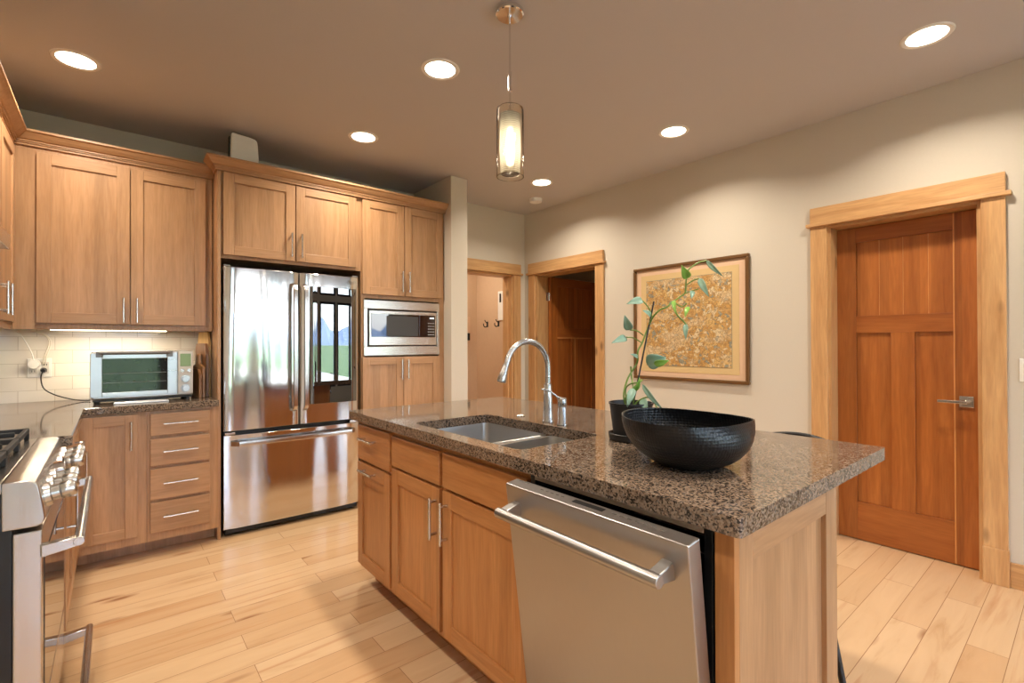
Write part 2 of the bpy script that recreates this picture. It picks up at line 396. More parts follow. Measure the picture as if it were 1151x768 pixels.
def thing(name, loc, label, cat, group=None):
    o = bpy.data.objects.new(name, None); o.empty_display_size = .05; link(o); o.location = loc; return tag(o, label, cat, group)
def struct(mb, name, mats, bevel=0.0, parent=None, label=None, **k):
    o = build(mb, name, mats, parent, bevel, **k); o['kind'] = 'structure'
    if label: o['label'] = label
    return o
def copy_tree(o, parent=None):
    c = o.copy(); COL.objects.link(c)
    if parent: c.parent = parent
    for ch in list(o.children): copy_tree(ch, c)
    return c
def frameM(o, wdir, out):               # local x = along the width, y = outwards, z = up
    a, b = Vector(wdir), Vector(out)
    return Matrix(((a.x, b.x, 0, o[0]), (a.y, b.y, 0, o[1]), (a.z, b.z, 1, o[2]), (0, 0, 0, 1)))
def text_mesh(name, body, size, M, mat, parent, depth=.0006):
    cu = bpy.data.curves.new('t', 'FONT'); cu.body = body; cu.size = size; cu.extrude = depth; cu.align_x = 'CENTER'; cu.align_y = 'CENTER'
    to = bpy.data.objects.new('t', cu); COL.objects.link(to); bpy.context.view_layer.update()
    me = bpy.data.meshes.new_from_object(to.evaluated_get(bpy.context.evaluated_depsgraph_get())); bpy.data.objects.remove(to)
    me.name = name; me.transform(M); me.transform(Matrix.Translation(-wloc(parent))); me.materials.clear(); me.materials.append(mat)
    return link(bpy.data.objects.new(name, me), parent)
def textM(o, wdir, up, out): 
    a, u, n = Vector(wdir), Vector(up), Vector(out)
    return Matrix(((a.x, u.x, n.x, o[0]), (a.y, u.y, n.y, o[1]), (a.z, u.z, n.z, o[2]), (0, 0, 0, 1)))

# shaker door / drawer front / bar pull, all in a frameM frame whose y=0 is the FRONT face
def shaker(M, parent, w_, h, hz, fw=.062, th=.02, rec=.009, name='door', vt=None):
    mb = MB(M); vt = vt or mv
    mb.box(0, fw, -th, 0, 0, h, 0); mb.box(w_-fw, w_, -th, 0, 0, h, 0)
    mb.box(fw, w_-fw, -th, 0, h-fw, h, 1); mb.box(fw, w_-fw, -th, 0, 0, fw, 1)
    mb.box(fw-.004, w_-fw+.004, -th, -rec, fw-.004, h-fw+.004, 0)
    return build(mb, name, [vt, hz], parent, .0018)
def slab(M, parent, w_, h, hz, th=.02, name='drawer'):
    return build(MB(M).box(0, w_, -th, 0, 0, h), name, [hz], parent, .003)
def pull(M, parent, a, z, L, vert=True, name='handle', out=.032, r=.0065):
    mb = MB(M)
    if vert:
        mb.cyl((a, out, z-L/2), (a, out, z+L/2), r, n=14)
        for s_ in (-1, 1): mb.cyl((a, 0, z+s_*(L/2-.018)), (a, out, z+s_*(L/2-.018)), r*.9, n=12)
    else:
        mb.cyl((a-L/2, out, z), (a+L/2, out, z), r, n=14)
        for s_ in (-1, 1): mb.cyl((a+s_*(L/2-.018), 0, z), (a+s_*(L/2-.018), out, z), r*.9, n=12)
    return build(mb, name, M_nickel, parent, smooth=True)

# ------------------------------------------------------------------ the setting
XL, XR, YB, YH, CZ = -.78, 3.60, 4.22, 4.13, 2.73
YR, XD, YD = -3.4, 6.4, -.35          # rear window wall, dining-side wall, return wall
struct(MB().box(-1, 6.6, -3.6, 6.2, -.12, 0), 'floor', M_floor)
struct(MB().box(-1, 6.6, -3.6, 6.2, CZ, CZ+.15), 'ceiling', M_ceil)
struct(MB().box(XL-.15, XL, -3.6, YB+.15, 0, CZ), 'wall_left', M_wall)
struct(MB().box(XL, 2.42, YB, YB+.15, 0, CZ), 'wall_back', M_wall)
struct(MB().box(2.255, 2.425, 3.55, YB, 0, CZ), 'wall_stub', M_wall, .004)
mb = MB(); mb.box(2.425, 2.62, YH, YH+.15, 0, CZ); mb.box(3.43, XR+.16, YH, YH+.15, 0, CZ); mb.box(2.62, 3.43, YH, YH+.15, 2.045, CZ); mb.box(XR+.16, 6.4, YH, YH+.15, 0, CZ)
struct(mb, 'wall_hall', M_wall)
mb = MB()
for y0, y1, z0 in ((YD, .39, 0), (.39, 1.125, 2.04), (1.125, 3.07, 0), (3.07, 3.945, 2.045), (3.945, YH, 0)): mb.box(XR, XR+.16, y0, y1, z0, CZ)
struct(mb, 'wall_right', M_wall)
struct(MB().box(XR+.16, XD, YD, YD+.15, 0, CZ), 'wall_dining', M_wall)
struct(MB().box(XD, XD+.15, -3.6, YH+.15, 0, CZ), 'wall_far', M_wall)
# rear wall with a band of windows (behind the camera)
WX = [(-.55, .70), (1.38, 2.02), (2.22, 3.02), (3.22, 3.80), (3.88, 4.40), (4.52, 5.20)]
mb = MB(); xs = -1
for a, b in WX:
    mb.box(xs, a, YR-.15, YR, 0, CZ); mb.box(a, b, YR-.15, YR, 0, .35); mb.box(a, b, YR-.15, YR, 2.20, 2.34); mb.box(a, b, YR-.15, YR, 2.58, CZ); xs = b
mb.box(xs, 6.6, YR-.15, YR, 0, CZ)
struct(mb, 'wall_rear', M_wall)
for i, (a, b) in enumerate(WX):
    mb = MB()
    for z0, z1 in ((.35, 2.20), (2.34, 2.58)):
        for q in ((a, a+.05, z0, z1), (b-.05, b, z0, z1), (a+.05, b-.05, z0, z0+.05), (a+.05, b-.05, z1-.05, z1)): mb.box(q[0], q[1], YR-.11, YR-.03, q[2], q[3])
    fo = struct(mb, 'window_%d' % (i+1), M_black)
    mb = MB(); mb.box(a+.05, b-.05, YR-.075, YR-.065, .40, 2.15); mb.box(a+.05, b-.05, YR-.075, YR-.065, 2.39, 2.53)
    build(mb, 'pane', M_pane, fo)
    # portal that guides sampling of the sky through this window
    ld = bpy.data.lights.new('daylight_portal', 'AREA'); ld.shape = 'RECTANGLE'; ld.size = b-a; ld.size_y = 2.23; ld.cycles.is_portal = True
    lo = bpy.data.objects.new('daylight_portal', ld); link(lo); lo.location = ((a+b)/2, YR-.16, 1.465); lo.rotation_euler = (PI/2, 0, PI)
# outside: lawn and far hills seen in the reflections
struct(MB().box(-400, 400, -1500, -3.8, -.6, -.5), 'ground_lawn', M_rug)
struct(MB().box(-12, 14, -10, -3.62, -.58, -.08), 'bounce_slab', M_bounce)  # slab added outside the windows to bounce neutral daylight indoors
mb = MB(); n = 60; A = []; B = []
for i in range(n+1):
    x = -1500+50*i; h = 70+22*math.sin(i*.7)+16*math.sin(i*1.9+1)+10*math.sin(i*3.3)
    A.append(mb.v((x, -1500, -1))); B.append(mb.v((x, -1650, max(30, h))))
for i in range(n): mb.face([A[i], A[i+1], B[i+1], B[i]])
hl = build(mb, 'hills', M_hill); hl['kind'] = 'structure'
# hall beyond the back doorway, small room beyond the right doorway
M_hallp = plain('tan_hall_paint', sr(206, 176, 146), .8)
struct(MB().box(3.75, 3.90, YH+.15, 5.42, 0, CZ), 'wall_hall_right', M_hallp)
struct(MB().box(1.9, 3.90, 5.27, 5.42, 0, CZ), 'wall_hall_back', M_hallp)
struct(MB().box(1.9, 2.05, YH+.15, 5.27, 0, CZ), 'wall_hall_left', M_hallp)
struct(MB().box(XR+.16, XD, 1.6, 1.7, 0, CZ), 'wall_side_room', M_wall)
struct(MB().box(4.9, 5.0, 1.7, YH, 0, CZ), 'wall_side_room_end', M_wall)

# door casings, jambs, baseboards
def casing_y(n, y0, y1, ztop, wd, x=XR, left=True, right=True, plinth=True):
    """craftsman casing round an opening in the right wall (opening y0..y1)"""
    mb = MB(); t = .024
    if right: mb.box(x-t, x, y0-wd, y0, .19 if plinth else 0, ztop, 0)
    if left: mb.box(x-t, x, y1, y1+wd, .19 if plinth else 0, ztop, 0)
    if plinth:
        mb.box(x-t-.006, x, y0-wd-.004, y0+.002, 0, .19, 0); mb.box(x-t-.006, x, y1-.002, y1+wd+.004, 0, .19, 0)
    mb.box(x-t-.018, x, y0-wd-.022, y1+wd+.022, ztop, ztop+.022, 1)
    mb.box(x-t-.006, x, y0-wd, y1+wd, ztop+.022, ztop+.125, 1)
    o = struct(mb, 'trim_%d' % n, [av, ahy], .003)
    mb = MB(); mb.box(x-.002, x+.165, y0-.001, y0+.018, 0, ztop, 0); mb.box(x-.002, x+.165, y1-.018, y1+.001, 0, ztop, 0); mb.box(x-.002, x+.165, y0+.018, y1-.018, ztop-.018, ztop, 1)
    build(mb, 'jamb', [av, ahy], o, .001)
    return o
casing_y(1, .395, 1.118, 2.035, .095)
t2 = casing_y(2, 3.075, 3.94, 2.035, .10)
mb = MB(); t = .024; y = YH
mb.box(3.425, 3.525, y-t, y, 0, 2.035, 0); mb.box(2.525, 2.625, y-t, y, 0, 2.035, 0)
mb.box(2.43, 3.547, y-t-.018, y, 2.035, 2.057, 1); mb.box(2.43, 3.525, y-t-.006, y, 2.057, 2.155, 1)
o = struct(mb, 'trim_3', [av, ahx], .003)
mb = MB(); mb.box(3.407, 3.426, y-.002, y+.155, 0, 2.035, 0); mb.box(2.624, 2.643, y-.002, y+.155, 0, 2.035, 0); mb.box(2.643, 3.407, y-.002, y+.155, 2.017, 2.035, 1); mb.box(3.392, 3.407, y+.05, y+.09, 0, 2.017, 0)
build(mb, 'jamb', [av, ahx], o, .001)
mb = MB(); mb.box(XR-.015, XR, YD, .296, 0, .13); mb.box(XR-.015, XR, 1.225, 2.968, 0, .13); struct(mb, 'baseboard_right', [ahy], .003)

# ---- door 1: closed fir door, three panels, seen in the right wall
def fir_door(n, M, w_, h, boards, hz, sap=True, mats=None):
    th = .042; st = .105; mb = MB(M); p = .014
    mid0, mid1, bot, top = 1.333-.005, 1.442-.005, .24, h-.095
    mb.box(0, st, -th, 0, 0, h, 0); mb.box(w_-st, w_, -th, 0, 0, h, 0)
    if sap:
        mb.box(st, st+.007, -th, .0006, 0, h, 2)
    for z0, z1 in ((0, bot), (mid0, mid1), (top, h)): mb.box(st, w_-st, -th, 0, z0, z1, 1)
    cx = w_/2; mb.box(cx-.058, cx+.058, -th, 0, bot, mid0, 0)
    mb.box(st, cx-.058, -th+.006, -p, bot, mid0, 0); mb.box(cx+.058, w_-st, -th+.006, -p, bot, mid0, 0)
    k = boards; bw = (w_-2*st)/k
    for i in range(k):
        mb.box(st+i*bw, st+(i+1)*bw-.003, -th+.006, -p, mid1, top, 0)
        if i: mb.box(st+i*bw-.003, st+i*bw, -th+.006, -p-.0005, mid1, top, 2)
    mb.box(st, w_-st, -th+.006, -p-.003, mid1, top, 0)
    return struct(mb, 'door_%d' % n, [fv, hz, sap_and_highlight], .002)
d1 = fir_door(1, frameM((3.712, .414, .006), (0, 1, 0), (-1, 0, 0)), .686, 2.008, 4, fhy)
mb = MB(); hx = 3.712
mb.box(hx-.009, hx, .440, .502, .905, .967); mb.cyl((hx-.009, .471, .936), (hx-.052, .471, .936), .010, n=16); mb.box(hx-.060, hx-.046, .463, .590, .928, .944)
build(mb, 'lever_handle', M_nickel, d1, .002)
# ---- door 2: fir door swung open into the room beyond the doorway
d2 = fir_door(2, frameM((3.775, 3.885, .012), (math.cos(.045), math.sin(.045), 0), (math.sin(.045), -math.cos(.045), 0)), .82, 2.005, 5, fhx, sap=False)
M = frameM((3.775, 3.885, .012), (math.cos(.045), math.sin(.045), 0), (math.sin(.045), -math.cos(.045), 0))
mb = MB(M); mb.box(.105, .715, -.013, .0012, 1.316, 1.332); mb.box(.398, .420, -.013, .0012, .24, 1.3155); build(mb, 'painted_edge_highlight', [sap_and_highlight], d2)  # pale strips paint the lit bevel highlight on mid rail and mullion
for z in (.25, 1.05, 1.80):
    mb = MB(); mb.box(3.735, 3.774, 3.9185, 3.9225, z-.045, z+.045); mb.cyl((3.776, 3.912, z-.046), (3.776, 3.912, z+.046), .007, n=12); build(mb, 'hinge', M_nickel, d2)

# ------------------------------------------------------------------ cabinets
def box_body(parent, parts, mats, name='body', bevel=.001):
    mb = MB()
    for b in parts: mb.box(*b)
    return build(mb, name, mats, parent, bevel)

# crown profile swept along y=const (face at y) or x=const
CROWN = [(0, 0), (.012, 0), (.012, .012), (.018, .012), (.018, .020), (.024, .020), (.024, .028), (.032, .031), (.045, .045), (.058, .062), (.066, .066), (.066, .078), (0, .078)]
def crown(parent, path, z0, name='crown_molding'):
    """path: list of (x,y) front-line points; profile pushed outwards to the right-hand side of travel"""
    mb = MB(); P = [Vector((a, b)) for a, b in path]; k = len(P); rings = []
    for i in range(k):
        d0 = (P[i]-P[i-1]).normalized() if i else None; d1_ = (P[i+1]-P[i]).normalized() if i < k-1 else None
        nr = lambda d: Vector((d.y, -d.x))
        if d0 is None: off = nr(d1_)
        elif d1_ is None: off = nr(d0)
        else:
            a, b = nr(d0), nr(d1_); off = (a+b)/(1+a.dot(b))
        rings.append([(P[i].x+off.x*q[0], P[i].y+off.y*q[0], z0+q[1]) for q in CROWN])
    mb.rings(rings); return build(mb, name, [mhx], parent)

# --- wall cabinet over the toaster oven
YU = 3.82                                  # frame face of the wall cabinets (doors stand .02 proud)
c = thing('wall_cabinet', (.05, 4.0, 1.365), 'maple wall cabinet with two tall doors above the toaster oven', 'cabinet', 'maple kitchen cabinets')
box_body(c, [(-.425, .523, YU, YB-.001, 1.385, 2.41), (-.425, .523, YU-.002, YU+.016, 1.362, 1.386)], [mv])
M = frameM((-.330, YU-.02, 1.398), (1, 0, 0), (0, -1, 0))
d = shaker(M, c, .414, .965, mhx); pull(M, d, .414-.03, .085, .15)
M = frameM((.089, YU-.02, 1.398), (1, 0, 0), (0, -1, 0))
d = shaker(M, c, .393, .965, mhx); pull(M, d, .03, .085, .15)
crown(c, [(-.428, YU), (.5275, YU)], 2.392)
# --- wall cabinet on the left wall
XU = -.43
c = thing('wall_cabinet', (-.6, 3.25, 1.365), 'maple wall cabinet on the left wall beside the range hood', 'cabinet', 'maple kitchen cabinets')
box_body(c, [(XL+.001, XU, 2.66, YB-.001, 1.385, 2.41), (XU-.016, XU+.002, 2.66, YU-.022, 1.362, 1.386)], [mv])
M = frameM((XU+.02, 2.84, 1.398), (0, 1, 0), (1, 0, 0)); d = shaker(M, c, .49, .965, mhy); pull(M, d, .49-.055, .1, .155)
M = frameM((XU+.02, 3.345, 1.398), (0, 1, 0), (1, 0, 0)); d = shaker(M, c, .42, .965, mhy); pull(M, d, .055, .1, .155)
crown(c, [(XU, 2.66), (XU, YU-.001)], 2.392)
# --- range hood
c = thing('range_hood', (-.55, 2.15, 1.62), 'stainless steel range hood jutting in at the left edge', 'range hood')
mb = MB(); mb.prism([(XL+.001, 1.63), (-.295, 1.63), (-.295, 1.685), (-.60, 1.80), (XL+.001, 1.80)], 'y', 1.80, 2.60); build(mb, 'canopy', M_steel, c, .003)
mb = MB(); mb.box(XL+.001, -.60, 1.98, 2.42, 1.80, 2.72); build(mb, 'chimney', M_steel, c, .002)
mb = MB(); mb.box(-.70, -.36, 1.86, 2.54, 1.622, 1.630); build(mb, 'filter', M_grey, c)

# --- tall surround: side panel, cabinet over the fridge, microwave tower
YT = 3.67
o = tag(build(MB().box(.5285, .548, 3.652, YB-.001, 0, 2.432), 'side_panel', [mv], None, .0015, origin=(.538, 3.93, 0)), 'tall maple end panel left of the refrigerator', 'panel')
c = thing('refrigerator_cabinet', (1.02, 3.9, 1.84), 'maple cabinet with two doors right above the refrigerator', 'cabinet', 'maple kitchen cabinets')
box_body(c, [(.5505, 1.499, YT, YB-.001, 1.843, 2.432)], [mv])
M = frameM((.563, YT-.02, 1.866), (1, 0, 0), (0, -1, 0)); d = shaker(M, c, .447, .546, mhx); pull(M, d, .447-.03, .11, .17)
M = frameM((1.016, YT-.02, 1.866), (1, 0, 0), (0, -1, 0)); d = shaker(M, c, .441, .546, mhx); pull(M, d, .032, .11, .17)
crown(c, [(.528, YU-.0685), (.528, YT-.0185), (1.4995, YT-.0185)], 2.4145)
c = thing('microwave_cabinet', (1.87, 3.9, 0), 'tall maple cabinet tower built around the microwave', 'cabinet', 'maple kitchen cabinets')
box_body(c, [(1.5005, 1.53, YT, YB-.001, .10, 2.432), (2.20, 2.2535, YT, YB-.001, .10, 2.432), (1.53, 2.20, YT, YB-.001, 1.635, 2.432), (1.53, 2.20, YT, YB-.001, .10, 1.165), (1.5005, 2.2535, YT+.06, YB-.001, 0, .10), (1.53, 2.2, YB-.02, YB-.001, 1.165, 1.635)], [mv])
M = frameM((1.506, YT-.02, 1.667), (1, 0, 0), (0, -1, 0)); d = shaker(M, c, .358, .745, mhx); pull(M, d, .358-.028, .115, .17)
M = frameM((1.871, YT-.02, 1.667), (1, 0, 0), (0, -1, 0)); d = shaker(M, c, .362, .745, mhx); pull(M, d, .028, .115, .17)
M = frameM((1.506, YT-.02, .13), (1, 0, 0), (0, -1, 0)); d = shaker(M, c, .348, 1.04, mhx); pull(M, d, .348-.025, .935, .16)
M = frameM((1.858, YT-.02, .13), (1, 0, 0), (0, -1, 0)); d = shaker(M, c, .338, 1.04, mhx); pull(M, d, .028, .935, .16)
crown(c, [(1.5, YT-.0185), (2.2545, YT-.0185)], 2.4145)

# --- base cabinets, left side
YF = 3.60
c = thing('drawer_cabinet', (.33, 3.9, 0), 'maple base cabinet with four drawers left of the refrigerator', 'cabinet', 'maple kitchen cabinets')
box_body(c, [(.160, .527, YF, YB-.001, .10, .878), (.160, .527, YF+.15, YB-.001, 0, .10)], [mv])
for z0, z1 in ((.728, .860), (.548, .708), (.348, .530), (.150, .330)):
    M = frameM((.175, YF-.02, z0), (1, 0, 0), (0, -1, 0)); d = slab(M, c, .303, z1-z0, mhx); pull(M, d, .150, (z1-z0)/2+.005, .175, False)
c = thing('corner_base_cabinet', (0, 3.9, 0), 'maple base cabinet with one door under the toaster oven', 'cabinet', 'maple kitchen cabinets')
box_body(c, [(-.155, .159, YF, YB-.001, .10, .878), (-.155, .159, YF+.15, YB-.001, 0, .10)], [mv])
M = frameM((-.14, YF-.02, .150), (1, 0, 0), (0, -1, 0)); d = shaker(M, c, .255, .715, mhx, .058); pull(M, d, .225, .595, .165)
c = thing('base_cabinet', (-.45, 3.1, 0), 'maple base cabinet between the range and the corner', 'cabinet', 'maple kitchen cabinets')
box_body(c, [(XL+.001, -.156, 2.55, YB-.001, .10, .878), (XL+.001, -.23, 2.55, YB-.001, 0, .10)], [mv])
M = frameM((-.138, 2.58, .150), (0, 1, 0), (1, 0, 0)); d = shaker(M, c, .46, .56, mhy); pull(M, d, .03, .46, .16)
M = frameM((-.138, 3.06, .150), (0, 1, 0), (1, 0, 0)); d = shaker(M, c, .48, .56, mhy); pull(M, d, .45, .46, .16)
M = frameM((-.138, 2.58, .728), (0, 1, 0), (1, 0, 0)); d = slab(M, c, .96, .13, mhy); pull(M, d, .48, .07, .2, False)
mb = MB(); mb.prism([(XL+.012, 2.545), (-.118, 2.545), (-.118, 3.568), (.5275, 3.568), (.5275, YB-.012), (XL+.012, YB-.012)], 'z', .879, .920)
tag(build(mb, 'countertop', M_gran, None, .005, origin=(-.3, 3.8, .879), seg=3), 'L-shaped brown granite worktop beneath the toaster oven', 'countertop')
mb = MB(); mb.box(XL+.013, .5275, YB-.011, YB-.0005, .9205, 1.384)
struct(mb, 'wall_back_tiles', M_tile)
mb = MB(); mb.box(XL+.0005, XL+.011, 1.7, YB-.012, .9205, 1.384)
struct(mb, 'wall_left_tiles', M_tile)
# under-cabinet light
c = thing('under_cabinet_light', (0, 3.95, 1.37), 'slim lit strip light under the left wall cabinet', 'light')
build(MB().box(-.290, .288, 3.935, 3.985, 1.366, 1.3845), 'housing', M_white, c, .002)
build(MB().box(-.280, .278, 3.930, 3.980, 1.360, 1.366), 'diffuser', M_strip, c)
ld = bpy.data.lights.new('under_cabinet_lamp', 'AREA'); ld.shape = 'RECTANGLE'; ld.size = .55; ld.size_y = .04; ld.energy = 5.0; ld.color = (1, .82, .58)
lo = bpy.data.objects.new('lamp', ld); link(lo, c); lo.location = (0, 0, -.014)

# ------------------------------------------------------------------ refrigerator
def bow(mb, x0, x1, yf, yb, z0, z1, b=.008, n=14, m=0, rad=.012):
    """slab whose front (facing -y) bows gently outwards"""
    fr = []
    for i in range(n+1):
        t = i/n; x = x0+(x1-x0)*t; e = min(t, 1-t)*(x1-x0)
        fr.append((x, yf-b*math.sin(PI*t)+ (rad*(1-e/rad)**2 if e < rad else 0)))
    mb.prism(fr+[(x1, yb), (x0, yb)], 'z', z0, z1, m)
FY = 3.640
c = thing('refrigerator', (1.02, 3.9, 0), 'stainless steel french door refrigerator with dark glass panel', 'refrigerator')
mb = MB(); mb.box(.566, 1.466, FY+.055, YB-.06, .035, 1.775); build(mb, 'body', M_grey, c, .004)
mb = MB(); bow(mb, .563, 1.0325, FY+.006, FY+.05, .700, 1.788); d = build(mb, 'left_door', M_fr, c, .003, True)
def fr_handle(parent, x, side):
    mb = MB(); pts = smoothpath([(x, FY-.012, .80), (x, FY-.05, .845), (x, FY-.056, 1.05), (x, FY-.058, 1.25), (x, FY-.056, 1.46), (x, FY-.05, 1.66), (x, FY-.012, 1.705)], 5)
    rings = []
    for p in pts: rings.append([(p.x+.016*a, p.y+.011*b, p.z) for a, b in ((-1, -.2), (-.7, -1), (.7, -1), (1, -.2), (.7, 1), (-.7, 1))])
    mb.rings(rings); return build(mb, 'handle', M_steel, parent, 0, True)
fr_handle(d, .994, 1)
mb = MB(); bow(mb, 1.0395, 1.474, FY+.006, FY+.05, .700, 1.788); d = build(mb, 'right_door', M_fr, c, .003, True)
fr_handle(d, 1.066, -1)
mb = MB(); bow(mb, 1.104, 1.452, FY-.012, FY+.006, .838, 1.695, .002); build(mb, 'glass_panel', M_insta, d, .002, True)
text_mesh('lettering', 'LG', .030, textM((1.432, FY-.0078, 1.745), (1, 0, 0), (0, 0, 1), (0, -1, 0)), M_badge, d)
mb = MB(); mb.tube([(1.396+.0125*math.cos(a), FY-.0088, 1.745+.0125*math.sin(a)) for a in [i*2*PI/20 for i in range(16)]], .0018, 6); mb.box(1.394, 1.398, FY-.0105, FY-.0075, 1.742, 1.752); mb.box(1.394, 1.402, FY-.0105, FY-.0075, 1.739, 1.742); build(mb, 'emblem', M_badge, d)
mb = MB(); bow(mb, .563, 1.474, FY+.002, FY+.05, .055,.672,.010);d = build(mb, 'freezer_drawer', M_fr, c, .003, True)
mb = MB(); rings = []
for i in range(21):
    t = i/20; x = .602+.833*t; dy = -.052-.012*math.sin(PI*t); e = min(t, 1-t)/.045
    if e < 1: dy = -.004+(dy+.004)*math.sin(e*PI/2)
    rings.append([(x, FY+dy+.011*a, .618+.017*b) for a, b in ((-1, 0), (-.6, .9), (.6, .9), (1, 0), (.6, -.9), (-.6, -.9))])
mb.rings(rings); build(mb, 'handle', M_steel, d, 0, True)
build(MB().box(.575, 1.465, FY+.03, FY+.09, .018, .054), 'toe_grille', M_black, c, .003)
for x in (.60, 1.43): build(MB().cyl((x, FY+.09, 0), (x, FY+.09, .035), .022, n=16), 'foot', M_black, c)
for x in (.585, 1.45): build(MB().box(x-.02, x+.02, FY+.02, FY+.12, 1.789, 1.802), 'hinge_cover', M_grey, c, .004)
for x in (.600, 1.43): build(MB().box(x-.03, x+.03, FY+.0, FY+.05, .674, .692), 'middle_hinge', M_steel, c, .003)
build(MB().box(.57, 1.467, FY+.0505, FY+.0545, .06, 1.78), 'door_gasket', M_black, c)

# ------------------------------------------------------------------ microwave
c = thing('microwave', (1.86, 3.9, 1.19), 'built-in stainless steel microwave in the cabinet tower', 'microwave')
mb = MB(); x0, x1, z0, z1 = 1.5145, 2.194, 1.182, 1.622; yy = YT-.024
for q in ((x0, x1, z1-.068, z1), (x0, x1, z0, z0+.070), (x0, x0+.030, z0+.070, z1-.068), (x1-.022, x1, z0+.070, z1-.068)): mb.box(q[0], q[1], yy, YT-.001, q[2], q[3])
build(mb, 'trim_frame', M_mw, c, .002)
build(MB().box(1.545, 2.171, 3.672, 4.10, 1.257, 1.547), 'body', M_black, c)
d = build(MB().box(1.556, 2.164, yy-.004, 3.670, 1.264, 1.541), 'door', M_mw, c, .003)
build(MB().box(1.572, 1.995, yy-.007, yy-.003, 1.330, 1.515), 'window', M_bglass, d, .001)
build(MB().box(1.700, 1.985, yy-.0078, yy-.0068, 1.338, 1.500), 'mesh_screen', plain('window_mesh', sr(58, 56, 54), .35), d)
k = build(MB().box(1.998, 2.148, yy-.007, yy-.003, 1.330, 1.515), 'control_panel', M_bglass, c, .001)
for i in range(4):
    for j in range(5): build(MB().box(2.078+i*.016, 2.087+i*.016, yy-.0078, yy-.0068, 1.350+j*.024, 1.354+j*.024), 'key', M_lettering, k)
build(MB().box(2.095, 2.135, yy-.0078, yy-.0068, 1.487, 1.497), 'clock', M_mwlcd, k)
build(MB().box(2.07, 2.150, yy-.0062, yy-.0035, 1.272, 1.318), 'door_button', M_mw, c, .001)
mb = MB(); mb.tube([(1.86+.0085*math.cos(a), yy-.0045, 1.294+.0085*math.sin(a)) for a in [i*2*PI/20 for i in range(21)]], .0012, 6); build(mb, 'emblem', M_greytxt, d)

# ------------------------------------------------------------------ gas range
c = thing('gas_range', (-.45, 2.14, 0), 'stainless steel gas range with knobs at the left edge', 'range')
y0, y1 = 1.757, 2.535
build(MB().box(-.76, -.196, y0+.012, y1-.004, .06, .895), 'body', M_black, c, .003)
mb = MB(); mb.prism([(-.77, .895), (-.77, .918), (-.215, .922), (-.215, .895)], 'y', y0, y1); build(mb, 'cooktop', M_steel, c, .002)
prof = [(-.2145, .800), (-.2145, .9225), (-.166, .9225), (-.154, .917), (-.147, .905), (-.139, .86), (-.134, .82), (-.138, .806), (-.150, .800)]
cp = build(MB().prism(prof, 'y', y0, y1), 'control_panel', M_steel, c, .003, True)
nrm = Vector((.9848, 0, .17)); 
for yk in (1.835, 1.935, 2.035, 2.265, 2.365, 2.46):
    p = Vector((-.139, yk, .862)); mb = MB()
    mb.cyl(p-nrm*.004, p+nrm*.012, .032, .030, 24); mb.cyl(p+nrm*.012, p+nrm*.030, .021, .021, 24)
    up = Vector((-.17, 0, .9848)); sd = Vector((0, 1, 0))
    r1 = []
    for k_, s_ in ((.030, .021), (.034, .0235), (.058, .022), (.063, .018)):
        r1.append([p+nrm*k_+(up*math.cos(a)+sd*math.sin(a)*.8)*s_ for a in [i*2*PI/16 for i in range(16)]])
    mb.rings(r1); build(mb, 'knob', M_knob, cp, .001, True)
p = Vector((-.139, 2.15, .862)); mb = MB(); mb.cyl(p-nrm*.004, p+nrm*.022, .034, .032, 28); mb.cyl(p+nrm*.022, p+nrm*.027, .044, .044, 32); build(mb, 'oven_dial', M_chrome, cp, .001, True)
d = build(MB().box(-.195, -.141, y0+.006, y1-.006, .275, .788), 'oven_door', M_steel, c, .004)
build(MB().box(-.1415, -.139, y0+.06, y1-.06, .30, .70), 'oven_window', M_bglass, d, .001)
def range_handle(parent, z):
    mb = MB(); mb.cyl((-.068, y0-.005, z), (-.068, y1+.01, z), .0125, n=20)
    for yy_ in (y0+.012, y1-.012):
        mb.hexa([(-.142, yy_-.013, z-.026), (-.062, yy_-.013, z-.012), (-.062, yy_+.013, z-.012), (-.142, yy_+.013, z-.026), (-.142, yy_-.013, z+.006), (-.062, yy_-.013, z+.012), (-.062, yy_+.013, z+.012), (-.142, yy_+.013, z+.006)])
    return build(mb, 'handle', M_steel, parent, .002, True)
range_handle(d, .742)
d = build(MB().box(-.195, -.141, y0+.006, y1-.006, .085, .262), 'warming_drawer', M_steel, c, .004); range_handle(d, .158)
build(MB().box(-.70, -.22, y0+.03, y1-.03, .0, .06), 'toe_kick', M_black, c)
for gy0, gy1 in ((1.775, 2.02), (2.025, 2.27), (2.275, 2.52)):
    mb = MB(); zt = .965
    for a in (gy0, gy1-.014): mb.box(-.735, -.235, a, a+.014, zt-.018, zt)
    for a in (-.735, -.492, -.249): mb.box(a, a+.014, gy0, gy1, zt-.018, zt)
    for xx in (-.735, -.249):
        for a in (gy0, gy1-.014): mb.box(xx, xx+.014, a, a+.014, .922, zt-.018)
    for xc in (-.61, -.37):
        yc = (gy0+gy1)/2
        mb.box(xc-.11, xc+.11, yc-.005, yc+.005, zt-.014, zt+.003); mb.box(xc-.005, xc+.005, gy0, gy1, zt-.014, zt+.003)
    build(mb, 'grate', M_iron, c, .003)
    for xc in (-.61, -.37):
        mb = MB(); mb.cyl((xc, (gy0+gy1)/2, .921), (xc, (gy0+gy1)/2, .932), .045, .042); mb.cyl((xc, (gy0+gy1)/2, .932), (xc, (gy0+gy1)/2, .944), .034, .032); build(mb, 'burner', M_iron, c, 0, True)

